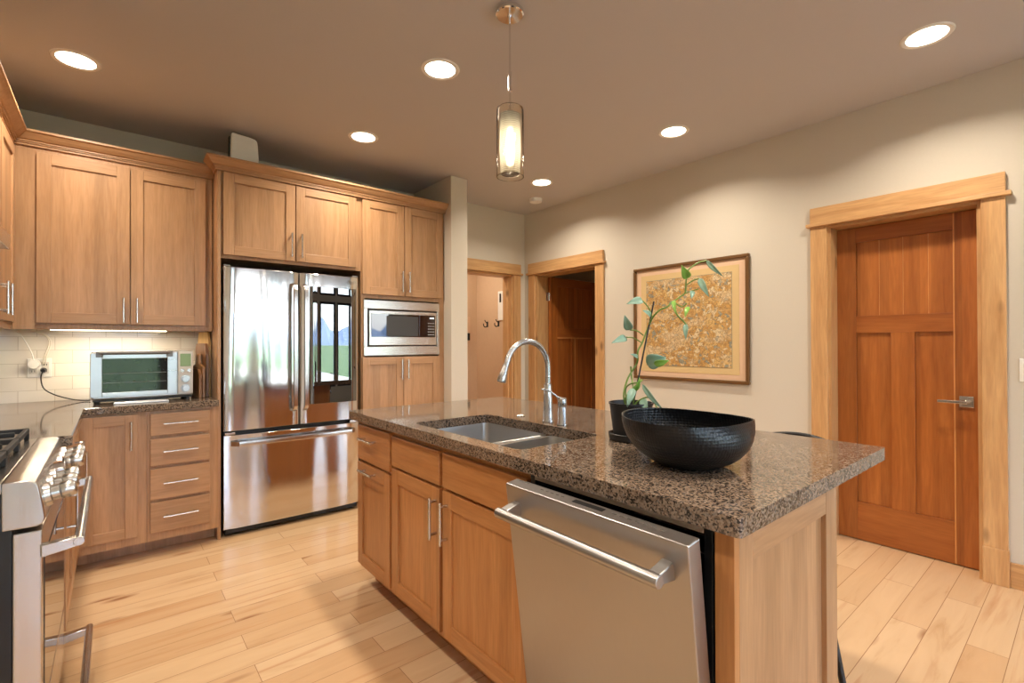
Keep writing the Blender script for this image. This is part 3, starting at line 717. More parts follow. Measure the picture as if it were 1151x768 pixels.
# ------------------------------------------------------------------ toaster oven
c = thing('toaster_oven', (.15, 3.85, .92), 'silver countertop toaster oven with green lit display', 'toaster oven')
ty, tz0, tz1, tx0, tx1 = 3.725, .945, 1.235, -.098, .405
build(MB().box(tx0+.004, tx1, ty+.012, ty+.30, tz0, tz1), 'body', M_toast, c, .012, True, seg=3)
mb = MB()
gx0, gx1, gz0, gz1 = -.045, .268, .990, 1.190
for q in ((tx0, gx0, tz0+.02, tz1-.012), (gx1, .318, tz0+.02, tz1-.012), (gx0, gx1, tz0+.02, gz0), (gx0, gx1, gz1, tz1-.012)): mb.box(q[0], q[1], ty-.006, ty+.0115, q[2], q[3])
d = build(mb, 'door', M_toast, c, .002)
build(MB().box(gx0, gx1, ty+.002, ty+.006, gz0, gz1), 'glass', M_tglass, d)
mb = MB(); mb.tube([(-.06, ty-.035, 1.225), (.282, ty-.035, 1.225)], .0105, 14)
for x in (-.056, .278): mb.box(x-.016, x+.016, ty-.042, ty-.004, 1.200, 1.234)
build(mb, 'handle', M_grey, d, .002)
mb = MB()
for z in (1.045, 1.100): 
    mb.box(gx0+.004, gx1-.004, ty-.0005, ty+.0015, z, z+.0035)
build(mb, 'rack', M_grey, d)
k = build(MB().box(.322, .403, ty-.006, ty+.0115, tz0+.015, tz1-.002), 'control_panel', M_ltgrey, c, .004)
build(MB().box(.334, .391, ty-.0075, ty-.0055, 1.135, 1.215), 'display', M_lcd, k)
mb = MB()
for x in (.345, .381): mb.cyl((x, ty-.006, 1.107), (x, ty-.012, 1.107), .0105, n=18)
build(mb, 'button', M_steel, k, 0, True)
for z in (1.056, .996):
    mb = MB(); mb.cyl((.362, ty-.006, z), (.362, ty-.011, z), .025, n=28); mb.cyl((.362, ty-.011, z), (.362, ty-.028, z), .019, .018, 28); build(mb, 'knob', M_toast, k, .001, True)
build(MB().box(tx0+.01, tx1-.005, ty+.015, ty+.29, .936, .9445), 'base', M_black, c, .002)
for x in (-.07, .375):
    for yy_ in (ty+.04, ty+.26): build(MB().cyl((x, yy_, .9205), (x, yy_, .937), .014, n=14), 'foot', M_black, c)
mb = MB(); mb.hexa([(.005, ty-.03, .9215), (.275, ty-.03, .9215), (.275, ty+.10, .9215), (.005, ty+.10, .9215), (.01, ty-.024, .934), (.27, ty-.024, .934), (.27, ty+.10, .934), (.01, ty+.10, .934)]); build(mb, 'crumb_tray', M_toast, c, .002)
# cord from toaster oven to outlet
mb = MB(); mb.tube(smoothpath([(-.330, 4.170, 1.112), (-.338, 4.155, 1.07), (-.325, 4.15, 1.005), (-.275, 4.12, .965), (-.20, 4.06, .938), (-.14, 4.035, .926), (-.104, 4.02, .926)], 6), .0035, 8)
mb.cyl((-.330, 4.1995, 1.116), (-.330, 4.165, 1.113), .016, .010, 14)
tag(build(mb, 'power_cord', M_black, None, 0, True, origin=(-.2, 4.1, .925)), 'black power cord running from outlet to toaster oven', 'cord')
c = thing('wall_outlet', (-.348, 4.208, 1.13), 'white double outlet plate on the tile backsplash', 'outlet')
build(MB().box(-.405, -.293, 4.2025, 4.2088, 1.072, 1.190), 'cover_plate', M_white, c, .003)
for x in (-.376, -.322):
    mb = MB(); mb.box(x-.017, x+.017, 4.1995, 4.2025, 1.095, 1.167); g = build(mb, 'socket', M_ltgrey, c, .002)
    for z in (1.110, 1.150):
        for q in (-.006, .006): build(MB().box(x+q-.0015, x+q+.0015, 4.1988, 4.1996, z-.006, z+.006), 'slot', M_black, g)
mb = MB(); mb.cyl((-.372, 4.1985, 1.155), (-.372, 4.165, 1.155), .030, .027, 22)
mb.tube(smoothpath([(-.372, 4.168, 1.178), (-.382, 4.165, 1.23), (-.42, 4.17, 1.32), (-.45, 4.19, 1.362)], 6), .0032, 8)
tag(build(mb, 'plug_adapter', M_white, None, 0, True, origin=(-.372, 4.2, 1.155)), 'round white plug adapter in the left half of the outlet', 'plug')
mb = MB()
for k_ in (0, .02):
    mb.tube(smoothpath([(-.332+k_*.5, 4.197, 1.150), (-.325+k_*.5, 4.175, 1.2), (-.303+k_*.4, 4.17, 1.285), (-.325+k_*.3, 4.175, 1.335), (-.385+k_, 4.18, 1.359)], 6), .0032, 8)
tag(build(mb, 'lamp_cable', M_cable, None, 0, True, origin=(-.33, 4.19, 1.15)), 'pair of cream cables looping from outlet up to the cabinet', 'cable')

# cutting boards leaning beside the toaster oven
def board(x0, x1, y0, y1, h, lean, mat, label, notch=0.0):
    mb = MB(); z0 = .9205
    q = [(y0, 0), (y1, 0), (y1, h*.86), (y1-.02, h), (y0+.03, h), (y0, h*.8)] if not notch else [(y0, 0), (y1, 0), (y1, h*.7), ((y0+y1)/2+.022, h*.78), ((y0+y1)/2+.022, h-.008), ((y0+y1)/2+.012, h), ((y0+y1)/2-.012, h), ((y0+y1)/2-.022, h-.008), ((y0+y1)/2-.022, h*.78), (y0, h*.7)]
    sk = lambda a: -.17*(a-y0)
    A = [(x0+sk(a), a, z0+b) for a, b in q]; B = [(x1+sk(a), a, z0+b) for a, b in q]
    va = [mb.v(p) for p in A]; vb = [mb.v(p) for p in B]; mb.face(va); mb.face(vb[::-1])
    for i in range(len(q)): mb.face([va[i], va[(i+1) % len(q)], vb[(i+1) % len(q)], vb[i]])
    tag(build(mb, 'cutting_board', mat, None, .002, origin=((x0+x1)/2, (y0+y1)/2, z0)), label, 'cutting board', 'boards beside the toaster oven')
board(.508, .522, 3.86, 4.08, .44, .0, boardlt, 'pale wooden board, the tallest, leaning against the end panel')
board(.484, .500, 3.79, 4.01, .36, .0, boarddk, 'dark brown wooden board in front of the pale tall board')
board(.462, .478, 3.78, 3.98, .29, .0, boardw, 'mid-brown handled board between dark board and oven', 1)
board(.440, .456, 3.76, 3.92, .19, .0, boardw, 'short brown board standing next to the toaster oven')

# router on top of the tall cabinets
c = thing('wifi_router', (.70, 3.72, 2.44), 'white upright router on top of the refrigerator cabinet', 'router')
mb = MB(); rings = []
for z, k_ in ((2.433, 1.0), (2.55, 1.0), (2.66, .94), (2.69, .90), (2.698, .84)):
    rings.append([(.70+.088*k_*math.copysign(abs(math.cos(a))**.35, math.cos(a)), 3.735+.028*k_*math.copysign(abs(math.sin(a))**.35, math.sin(a)), z-.012*math.cos(a)*(1 if z > 2.6 else 0)) for a in [i*2*PI/40 for i in range(40)]])
mb.rings(rings); build(mb, 'shell', M_white, c, 0, True)
build(MB().box(.605, .613, 3.718, 3.752, 2.433, 2.68), 'edge_band', M_black, c, .002)

# ------------------------------------------------------------------ island
XI = 1.02; XF = 1.0
Mi = lambda y, z: frameM((XF, y, z), (0, 1, 0), (-1, 0, 0))
c = thing('pullout_cabinet', (1.3, 2.31, 0), 'maple island cabinet with a drawer over a pull-out door', 'cabinet', 'maple kitchen cabinets')
box_body(c, [(XI, 1.60, 2.105, 2.50, .10, .878), (1.10, 1.60, 2.105, 2.50, 0, .10)], [hv])
M = Mi(2.116, .652+.02); d = slab(M, c, .376, .180, hhy); pull(M, d, .216, .115, .16, False)
M = Mi(2.116, .125); d = shaker(M, c, .376, .530, hhy, .058, vt=hv); pull(M, d, .216, .500, .16, False)
c = thing('sink_cabinet', (1.3, 1.65, 0), 'maple island cabinet with paired doors below the sink', 'cabinet', 'maple kitchen cabinets')
mb = MB()
for b in ((XI, 1.60, 2.085, 2.104, .10, .878), (XI, 1.60, 1.126, 1.145, .10, .878), (XI, XI+.02, 1.145, 2.085, .10, .878), (1.58, 1.60, 1.145, 2.085, .10, .878), (XI+.02, 1.58, 1.145, 2.085, .10, .12), (1.10, 1.60, 1.126, 2.104, 0, .10)): mb.box(*b)
build(mb, 'body', [hv], c, .001)
slab(Mi(1.668, .708), c, .423, .137, hhy, name='false_front'); slab(Mi(1.140, .708), c, .503, .137, hhy, name='false_front')
M = Mi(1.668, .125); d = shaker(M, c, .423, .570, hhy, vt=hv); pull(M, d, .020, .455, .165)
M = Mi(1.140, .125); d = shaker(M, c, .503, .570, hhy, vt=hv); pull(M, d, .503-.035, .455, .165)
# end panel facing the camera side
c = thing('end_panel', (1.3, .5, 0), 'maple framed end panel of the island beside the dishwasher', 'panel')
mb = MB(); pz = .878
mb.box(XF+.0, XF+.022, .485, .528, 0, pz, 2); 
mb.box(XF+.022, XF+.085, .485, .528, 0, pz, 0); mb.box(1.535, 1.62, .485, .528, 0, pz, 0); mb.box(XF+.085, 1.535, .485, .528, pz-.085, pz, 1); mb.box(XF+.085, 1.535, .485, .528, 0, .14, 1); mb.box(XF+.082, 1.538, .498, .528, .13, pz-.08, 0)
build(mb, 'framed_panel', [mv, mhx, hv], c, .0015)  # aisle-side stile takes the maple with warm light in its colour
tag(build(MB().box(1.601, 1.62, .529, 2.50, 0, .878), 'back_panel', [mv], None, .001, origin=(1.61, 1.5, 0)), 'maple back panel on the seating side of the island', 'panel')
# island granite with sink cut-out
hx0, hx1, hy0, hy1 = 1.035, 1.445, 1.215, 1.945
bm = bmesh.new(); outer = [(.965, .455), (2.0, .455), (2.0, 2.53), (.965, 2.53)]
def rrect(x0, x1, y0, y1, r, n=6):
    out = []
    for cx, cy, a0 in ((x1-r, y0+r, -PI/2), (x1-r, y1-r, 0), (x0+r, y1-r, PI/2), (x0+r, y0+r, PI)):
        for i in range(n+1): a = a0+PI/2*i/n; out.append((cx+r*math.cos(a), cy+r*math.sin(a)))
    return out
inner = rrect(hx0, hx1, hy0, hy1, .035); outr = rrect(.965, 2.0, .455, 2.53, .012, 6)
mb = MB()
for z in (.879, .920):
    O = [mb.v((*p, z)) for p in outr]; I = [mb.v((*p, z)) for p in inner]
    ed = [mb.bm.edges.new((L[i], L[(i+1) % len(L)])) for L in (O, I) for i in range(len(L))]
    bmesh.ops.triangle_fill(mb.bm, edges=ed, use_beauty=True)
    if z < .9: O0, I0 = O, I
for a, b in ((O0, O), (I0, I)):
    for i in range(len(a)): mb.face([a[i], a[(i+1) % len(a)], b[(i+1) % len(a)], b[i]])
tag(build(mb, 'countertop', M_gran, None, .004, origin=(1.48, 1.5, .879), seg=3), 'brown speckled granite island top with sink cut-out', 'countertop')
# sink
c = thing('kitchen_sink', (1.24, 1.58, .67), 'stainless steel double bowl undermount sink in the island', 'sink')
def basin(y0, y1, depth, name='basin'):
    mb = MB(); rings = []
    for z, g, r in ((.8775, 0.018, .05), (.8775, -.004, .035), (.86, -.006, .034), (.8775-depth+.03, -.012, .03), (.8775-depth+.006, -.025, .03), (.8775-depth, -.05, .02)):
        rings.append([(*p, z) for p in rrect(hx0-g*.0-(.0 if g > 0 else 0)-g, hx1+g, y0-g, y1+g, max(.012, r), 5)])
    mb.rings(rings, 0, False, True)
    cy = (y0+y1)/2; mb.cyl((1.24, cy, .8775-depth+.001), (1.24, cy, .8775-depth+.004), .045, n=28, m=1)
    o = build(mb, name, [M_sink, M_steel], c, 0, True)
    sm = o.modifiers.new('solid', 'SOLIDIFY'); sm.thickness = .0015; sm.offset = 1
    return o
basin(1.525, hy1+.004, .21); basin(hy0-.004, 1.480, .20)
build(MB().box(hx0+.012, hx1-.012, 1.4845, 1.5205, .80, .862), 'divider', M_sink, c, .008, True, seg=3)
# faucet
c = thing('kitchen_faucet', (1.515, 1.58, .92), 'tall brushed nickel gooseneck faucet behind the sink', 'faucet')
mb = MB(); mb.lathe([(.0265, 0), (.0265, .006), (.0235, .012), (.0215, .06), (.0175, .165), (.0150, .172)], (1.515, 1.58, .9205), 28, 0, True, True); build(mb, 'base', M_faucet, c, 0, True)
arc = [(1.515, 1.58, 1.085), (1.515, 1.58, 1.15)]
for i in range(15):
    a = i/14*PI*.93; arc.append((1.395+.120*math.cos(a), 1.58, 1.165+.116*math.sin(a)))
arc += [(1.270, 1.58, 1.172)]
mb = MB(); mb.tube(arc, .0128, 18); build(mb, 'spout', M_faucet, c, 0, True)
mb = MB(); mb.tube([(1.2715, 1.58, 1.178), (1.268, 1.58, 1.168), (1.258, 1.58, 1.145), (1.250, 1.58, 1.118), (1.248, 1.58, 1.112)], [.0135, .0145, .0165, .0195, .018], 20); build(mb, 'spray_head', M_faucet, c, 0, True)
mb = MB(); mb.lathe([(.0136, 0), (.0142, .003), (.0136, .006)], (1.515, 1.58, 1.12), 20); build(mb, 'collar', M_steel, c, 0, True)
c = thing('faucet_lever', (1.495, 1.471, .92), 'separate nickel lever control standing right of the faucet', 'faucet control')
mb = MB(); mb.lathe([(.0225, 0), (.0225, .005), (.020, .009), (.0195, .075), (.0175, .080), (.0195, .084), (.0195, .112), (.016, .118)], (1.495, 1.471, .9205), 26, 0, True, True); build(mb, 'base', M_faucet, c, 0, True)
mb = MB(); mb.tube(smoothpath([(1.492, 1.474, 1.034), (1.474, 1.479, 1.042), (1.448, 1.486, 1.062), (1.425, 1.492, 1.074), (1.400, 1.498, 1.079)], 5), [.006]*5+[.0042]*5+[.0034]*11, 12); build(mb, 'lever', M_faucet, c, 0, True)
mb = MB(); mb.lathe([(.020, 0), (.021, .003), (.017, .007), (.006, .0095)], (1.527, 1.784, .9205), 26, 0, True, True); tag(build(mb, 'sink_hole_cover', M_nickel, None, 0, True, origin=(1.527, 1.784, .92)), 'small nickel hole cover on granite behind the sink', 'hole cover')

# ------------------------------------------------------------------ dishwasher
c = thing('dishwasher', (1.2, .83, 0), 'stainless steel dishwasher with its door slightly ajar', 'dishwasher')
dy0, dy1 = .5325, 1.121
mb = MB(); mb.box(1.005, 1.55, dy0, dy0+.012, .10, .865, 0); mb.box(1.005, 1.55, dy1-.012, dy1, .10, .865, 0); mb.box(1.005, 1.55, dy0+.012, dy1-.012, .852, .876, 1); mb.box(1.53, 1.55, dy0+.012, dy1-.012, .1, .845, 0); mb.box(1.06, 1.53, dy0+.012, dy1-.012, .09, .11, 0)
build(mb, 'tub', [M_dark, M_brown], c, .002)
mb = MB(); mb.box(1.0, 1.006, dy0, dy0+.020, .11, .865, 0); mb.box(1.0, 1.006, dy1-.020, dy1, .11, .865, 0); mb.box(.998, 1.006, dy0+.020, dy1-.020, .854, .877, 1); build(mb, 'tub_frame', [M_black, M_brown], c, .001)
th = math.atan2(.095, .75)
piv = Vector((.992, 0, .115)); ca, sa = math.cos(th), math.sin(th)
MD = Matrix(((0, -ca, -sa, piv.x), (1, 0, 0, 0), (0, -sa, ca, piv.z), (0, 0, 0, 1)))   # x=along y, y=outwards, z=up the door
d = build(MB(MD).box(.5295, 1.119, -.046, 0, 0, .750), 'door', M_dw, c, .003)
build(MB(MD).box(.548, 1.106, -.070, -.0465, .02, .738), 'inner_liner', M_black, d, .006)
build(MB(MD).box(.770, .870, -.036, -.020, .7495, .7508), 'display', M_black, d)
for i in range(7): build(MB(MD).box(.60+i*.022, .612+i*.022, -.030, -.026, .7495, .7506), 'button_mark', M_greytxt, d)
build(MB(MD).box(1.055, 1.098, -.042, -.036, .7495, .7506), 'maker_mark', M_greytxt, d)
for i in range(5): build(MB(MD).box(.905+i*.02, .916+i*.02, -.030, -.027, .7495, .7506), 'button_mark', M_greytxt, d)
mb = MB(MD); mb.tube([(.562, .058, .688), (1.092, .058, .688)], .0145, 20)
for a in (.580, 1.074): mb.hexa([(a-.014, -.001, .664), (a+.014, -.001, .664), (a+.014, .058, .678), (a-.014, .058, .678), (a-.014, -.001, .704), (a+.014, -.001, .704), (a+.014, .058, .698), (a-.014, .058, .698)])
build(mb, 'handle', M_dw, d, .002, True)
mb = MB()
for z in (.30, .58):
    for yy_ in [dy0+.03+i*.035 for i in range(16)]: mb.tube([(1.03, yy_, z), (1.03, yy_, z+.06)], .002, 6)
    for zz in (z, z+.06): mb.tube([(1.03, dy0+.02, zz), (1.03, dy1-.02, zz)], .003, 6); mb.tube([(1.5, dy0+.02, zz), (1.5, dy1-.02, zz)], .003, 6)
    for yy_ in (dy0+.02, dy1-.02): mb.tube([(1.03, yy_, z), (1.5, yy_, z)], .003, 6)
build(mb, 'dish_rack', M_ltgrey, c)
build(MB().box(1.10, 1.12, dy0, dy1, 0, .088), 'toe_kick', M_black, c)

# ------------------------------------------------------------------ bowl and potted plant
Bc = Vector((1.297, .762, .9205)); ang = yaw
mb = MB(); nA = 120
def bowl_ring(k_, z, rimk):
    out = []
    for j in range(nA):
        a = 2*PI*j/nA; lx, ly = math.cos(a), math.sin(a)
        e = ((lx+1)/2)**2
        x = .190*k_*lx-.0*rimk
        y_ = .200*k_*ly*(1-.66*e*rimk)
        zz = z+rimk*(.006*max(0, ly)-.004*lx)
        # local x = to the camera's right, local y = away from the camera
        out.append((Bc.x+x*math.cos(ang)+y_*math.sin(ang), Bc.y-x*math.sin(ang)+y_*math.cos(ang), Bc.z+zz))
    return out
H_ = .133
prof = [(math.sin(t*PI/2)**.9, 1-math.cos(t*PI/2)) for t in [.24, .32, .42, .52, .63, .74, .84, .93, 1.0]]
outerp = [bowl_ring(r_, (h_-prof[0][1])/(1-prof[0][1])*H_, (h_)**2) for r_, h_ in prof]
innerp = [bowl_ring(r_*.975, .006+(h_-prof[0][1])/(1-prof[0][1])*(H_-.007), (h_)**2) for r_, h_ in prof][::-1]
mb.rings(outerp, 0, True, False); mb.rings([outerp[-1]]+innerp, 1, False, True); bmesh.ops.remove_doubles(mb.bm, verts=mb.bm.verts, dist=1e-6)
tag(build(mb, 'decorative_bowl', [M_bowl, M_bowlin], None, 0, True, origin=Bc), 'large black hammered bowl on the granite island', 'bowl')

Pc = Vector((1.462, 1.088, .9205))
c = thing('potted_plant', Pc, 'trailing green plant staked in a black pot behind the bowl', 'plant')
mb = MB(); mb.lathe([(.070, 0), (.079, .004), (.081, .024), (.078, .026), (.074, .016), (.03, .012)], Pc, 48, 0, True, True); build(mb, 'saucer', M_pot, c, 0, True)
mb = MB(); mb.lathe([(.060, .013), (.063, .016), (.077, .128), (.080, .130), (.080, .136), (.075, .136), (.072, .118)], Pc, 48, 0, True, False); build(mb, 'pot', M_pot, c, 0, True)
mb = MB(); mb.lathe([(.0745, .112), (.045, .117), (.0, .119)], Pc, 36); build(mb, 'soil', M_soil, c, 0, True)
PLANT_STEMS = [('stake', [(1.4585, 1.0863, 1.0053), (1.5404, 1.0417, 1.4254)], 0.003), ('s', [(1.4509, 1.0924, 1.0216), (1.4221, 1.0899, 1.0822), (1.4591, 1.0978, 1.1442), (1.4925, 1.0827, 1.1991), (1.4699, 1.0622, 1.2423), (1.5076, 1.0698, 1.2746), (1.5287, 1.065, 1.3174), (1.5182, 1.0345, 1.362), (1.5207, 1.0063, 1.3897), (1.5341, 0.9821, 1.4017), (1.5602, 0.9734, 1.4217), (1.5587, 0.962, 1.3793), (1.5693, 0.9404, 1.35), (1.5767, 0.9344, 1.3373)], 0.0042), ('s', [(1.5182, 1.0345, 1.3652), (1.4996, 1.0366, 1.4002), (1.4737, 1.0449, 1.4252)], 0.003), ('s', [(1.5602, 0.9734, 1.4217), (1.5825, 0.9551, 1.4023), (1.5882, 0.9374, 1.4143)], 0.003), ('s', [(1.5602, 0.9734, 1.4217), (1.5956, 0.97, 1.4395), (1.6106, 0.9575, 1.4557), (1.6131, 0.9552, 1.4914), (1.6272, 0.9562, 1.535), (1.6515, 0.9489, 1.5561), (1.6786, 0.9394, 1.5709), (1.6989, 0.9226, 1.5774)], 0.0036), ('s', [(1.6131, 0.9552, 1.4816), (1.6213, 0.9353, 1.4965), (1.6319, 0.9136, 1.5048)], 0.0028), ('s', [(1.6106, 0.9575, 1.4525), (1.6121, 0.9302, 1.4599), (1.6201, 0.9106, 1.4652)], 0.0026), ('s', [(1.4293, 1.0824, 1.2939), (1.4574, 1.0722, 1.2907), (1.4832, 1.0639, 1.2778), (1.4907, 1.0578, 1.2713)], 0.003), ('s', [(1.4392, 1.0741, 1.3195), (1.459, 1.0578, 1.3162), (1.4932, 1.0555, 1.3004)], 0.003), ('s', [(1.4444, 1.0718, 1.0276), (1.4508, 1.0533, 1.0608), (1.4669, 1.0269, 1.0778), (1.4754, 1.0069, 1.0725), (1.4702, 0.9854, 1.0467), (1.464, 0.9777, 1.0356)], 0.0034), ('s', [(1.4724, 1.1006, 1.0155), (1.4679, 1.1168, 1.0933), (1.4559, 1.0876, 1.1222), (1.4557, 1.0488, 1.1309), (1.474, 1.0466, 1.1397)], 0.0036), ('s', [(1.4743, 1.0861, 1.0169), (1.4493, 1.0673, 1.0981), (1.4774, 1.0956, 1.1434), (1.4666, 1.0913, 1.1866)], 0.0036), ('s', [(1.4377, 1.0903, 1.0263), (1.4189, 1.0796, 1.0737), (1.4344, 1.0601, 1.1092), (1.4557, 1.0488, 1.1278)], 0.0034)]
PLANT_LEAVES = [((1.4737, 1.0449, 1.4252), (1.4046, 1.0631, 1.4101), 0.03, 0, 0.3), ((1.4392, 1.0741, 1.3195), (1.3998, 1.0674, 1.3723), 0.032, 0, -0.4), ((1.4293, 1.0825, 1.2907), (1.3555, 1.0917, 1.2716), 0.028, 0, 0.3), ((1.5046, 1.0327, 1.3679), (1.4653, 1.0391, 1.3892), 0.022, 0, 0.5), ((1.4923, 1.044, 1.2035), (1.523, 0.9796, 1.2202), 0.058, 0, 0.1), ((1.4802, 1.0022, 1.1986), (1.5037, 0.9566, 1.2117), 0.026, 1, 0.2), ((1.5767, 0.9344, 1.3405), (1.5676, 0.9293, 1.2833), 0.018, 0, 0.5), ((1.6181, 0.951, 1.5076), (1.5733, 0.9487, 1.5515), 0.032, 1, -0.4), ((1.6319, 0.9136, 1.5048), (1.6306, 0.8762, 1.4344), 0.024, 0, 0.5), ((1.6989, 0.9226, 1.5774), (1.7181, 0.8682, 1.5137), 0.018, 0, 0.6), ((1.5931, 0.9334, 1.4015), (1.5651, 0.9309, 1.3622), 0.018, 1, 0.6), ((1.5602, 0.9734, 1.4249), (1.5383, 0.9529, 1.378), 0.016, 1, 0.5), ((1.6121, 0.9302, 1.4599), (1.5912, 0.9218, 1.4292), 0.018, 0, 0.2), ((1.4327, 1.055, 1.1096), (1.391, 1.0509, 1.047), 0.028, 0, 0.4), ((1.4655, 1.0407, 1.1245), (1.4895, 0.9696, 1.0373), 0.02, 0, 0.5), ((1.4487, 1.029, 1.0726), (1.4377, 0.9994, 1.0357), 0.03, 0, 0.4), ((1.4783, 1.0684, 1.2194), (1.4393, 1.0746, 1.2329), 0.014, 0, 0.3), ((1.4493, 1.0673, 1.0981), (1.4413, 1.0346, 1.1515), 0.02, 1, 0.3)]
for nm, pts, r in PLANT_STEMS:
    if nm == 'stake': build(MB().tube(pts, r, 8), 'stake', M_black, c, 0, True)
    else: build(MB().tube(smoothpath(pts, 6), r*.78, 8), 'stem', M_stem, c, 0, True)
def leaf(base, tip, wd, mat, roll=0.0, bend=.12):
    b, t = Vector(base), Vector(tip); ax = t-b; L = ax.length; ax.normalize()
    side = ax.cross(-Fw).normalized(); nrm_ = side.cross(ax).normalized()
    Rm = Matrix.Rotation(roll, 3, ax); side = Rm @ side; nrm_ = Rm @ nrm_
    mb = MB(); n = 10; rows = []
    for i in range(n+1):
        u = i/n; wv = wd/2*(math.sin(PI*u**.62))**.85*(1.0) if 0 < u < 1 else .0006
        mid = b+ax*L*u-nrm_*bend*L*math.sin(PI*u)*-1
        row = []
        for q in (-1, -.55, 0, .55, 1): row.append(mid+side*wv*q+nrm_*(abs(q)**1.3*wv*.35))
        rows.append(row)
    V = [[mb.v(p) for p in r_] for r_ in rows]
    for i in range(n):
        for j in range(4): mb.face([V[i][j], V[i][j+1], V[i+1][j+1], V[i+1][j]])
    o = build(mb, 'leaf', mat, c, 0, True); sm = o.modifiers.new('solid', 'SOLIDIFY'); sm.thickness = .0007
    return o
for b, t, wd, k_, ro in PLANT_LEAVES: leaf(b, t, wd, M_leafg if k_ else M_leaf, ro)

# ------------------------------------------------------------------ framed textile on the right wall
c = thing('framed_textile', (XR, 2.12, 1.45), 'framed ochre patterned textile hanging on the right wall', 'picture')
py0, py1, pz0, pz1 = 1.617, 2.628, .965, 1.930; fwd = .026
mb = MB(); X0, X1 = XR-.028, XR-.001
for q in ((py0, py1, pz1-fwd, pz1), (py0, py1, pz0, pz0+fwd), (py0, py0+fwd, pz0+fwd, pz1-fwd), (py1-fwd, py1, pz0+fwd, pz1-fwd)): mb.box(X0, X1, q[0], q[1], q[2], q[3])
build(mb, 'frame', M_gold, c, .005)
g0 = fwd; x = XR-.012
build(MB().box(x-.001, x+.004, py0+g0, py1-g0, pz0+g0, pz1-g0), 'mat_board', M_matb, c)
g1 = .085; build(MB().box(x-.003, x-.0012, py0+g1-.01, py1-g1+.01, pz0+g1-.018, pz1-g1+.012), 'textile_border', M_border, c)
g2 = .128; build(MB().box(x-.0042, x-.0031, py0+g2, py1-g2, pz0+g2-.012, pz1-g2+.008), 'border_thread', M_thread, c)
g3 = .132; build(MB().box(x-.0055, x-.0043, py0+g3, py1-g3, pz0+g3-.012, pz1-g3+.008), 'textile', M_tap, c)

# light switch at the right edge
c = thing('light_switch', (XR, .22, 1.13), 'white light switch plate right of the closed fir door', 'light switch')
build(MB().box(XR-.006, XR-.0005, .140, .258, 1.068, 1.188), 'cover_plate', M_white, c, .003)
for y_ in (.222, .176): build(MB().box(XR-.011, XR-.0062, y_-.017, y_+.017, 1.095, 1.161), 'rocker', M_white, c, .002)

# hall: hooks, small frame
for i, y_ in enumerate((5.034, 4.80)):
    c = thing('coat_hook', (3.75, y_, 1.53), ('dark coat hook on the hall wall, farther from the jamb', 'dark coat hook on the hall wall, next to the jamb')[i], 'coat hook', 'coat hooks in the hall')
    build(MB().box(3.744, 3.7495, y_-.016, y_+.016, 1.49, 1.56), 'plate', M_iron, c, .002)
    build(MB().tube(smoothpath([(3.744, y_, 1.505), (3.715, y_, 1.490), (3.69, y_, 1.505), (3.685, y_, 1.535)], 5), .006, 10), 'hook', M_iron, c, 0, True)
    build(MB().tube(smoothpath([(3.744, y_, 1.545), (3.72, y_, 1.555), (3.705, y_, 1.58)], 5), .005, 10), 'upper_hook', M_iron, c, 0, True)
c = thing('hall_panel', (3.75, 4.74, 1.75), 'narrow white panel with dark latch on the hall wall', 'wall panel')
build(MB().box(3.735, 3.7495, 4.66, 4.795, 1.57, 1.93), 'panel', M_white, c, .002); build(MB().box(3.728, 3.7345, 4.73, 4.757, 1.79, 1.90), 'latch', M_iron, c, .002)
c = thing('wall_calendar', (3.61, 5.27, 1.45), 'small brown wall hanging in the hall beyond the stub wall', 'wall hanging')
build(MB().box(3.50, 3.632, 5.258, 5.2695, 1.42, 1.63), 'upper_sheet', M_matb, c, .001); build(MB().box(3.50, 3.630, 5.258, 5.2695, 1.32, 1.415), 'lower_panel', M_leather, c, .001)

# ------------------------------------------------------------------ bar stool on the far side of the island
c = thing('bar_stool', (2.03, .80, 0), 'black bar stool tucked under the island overhang', 'stool')
sx_, sy_ = 2.03, .80
mb = MB(); mb.lathe([(.0, .632), (.155, .632), (.172, .645), (.168, .668), (.12, .678), (0, .680)], (sx_, sy_, 0), 40); build(mb, 'seat', M_leather, c, 0, True)
mb = MB(); rings = []
for i in range(25):
    a = -1.05+2.1*i/24; x = sx_+.20*math.cos(a); y_ = sy_+.20*math.sin(a); zt = .894-.035*abs(a)**2
    e = (math.cos(a), math.sin(a)); rings.append([(x-.010*e[0], y_-.010*e[1], .76), (x+.010*e[0], y_+.010*e[1], .76), (x+.010*e[0], y_+.010*e[1], zt), (x-.010*e[0], y_-.010*e[1], zt)])
mb.rings(rings); build(mb, 'backrest', M_leather, c, .006, True)
for a in (-.7, .7): build(MB().tube([(sx_+.195*math.cos(a), sy_+.195*math.sin(a), .80), (sx_+.14*math.cos(a), sy_+.14*math.sin(a), .645)], .009, 10), 'back_post', M_black, c, 0, True)
for fx, fy in ((2.0, .572), (2.26, .80), (2.03, 1.03), (1.80, .80)):
    build(MB().tube([(sx_+(fx-sx_)*.45, sy_+(fy-sy_)*.45, .635), (sx_+(fx-sx_)*.88, sy_+(fy-sy_)*.88, .14), (fx, fy, 0.0)], [.013, .012, .011], 12), 'leg', M_black, c, 0, True)
mb = MB(); mb.tube([(sx_+.155*math.cos(a), sy_+.155*math.sin(a), .25) for a in [i*2*PI/32 for i in range(33)]], .008, 8); build(mb, 'foot_ring', M_black, c, 0, True)

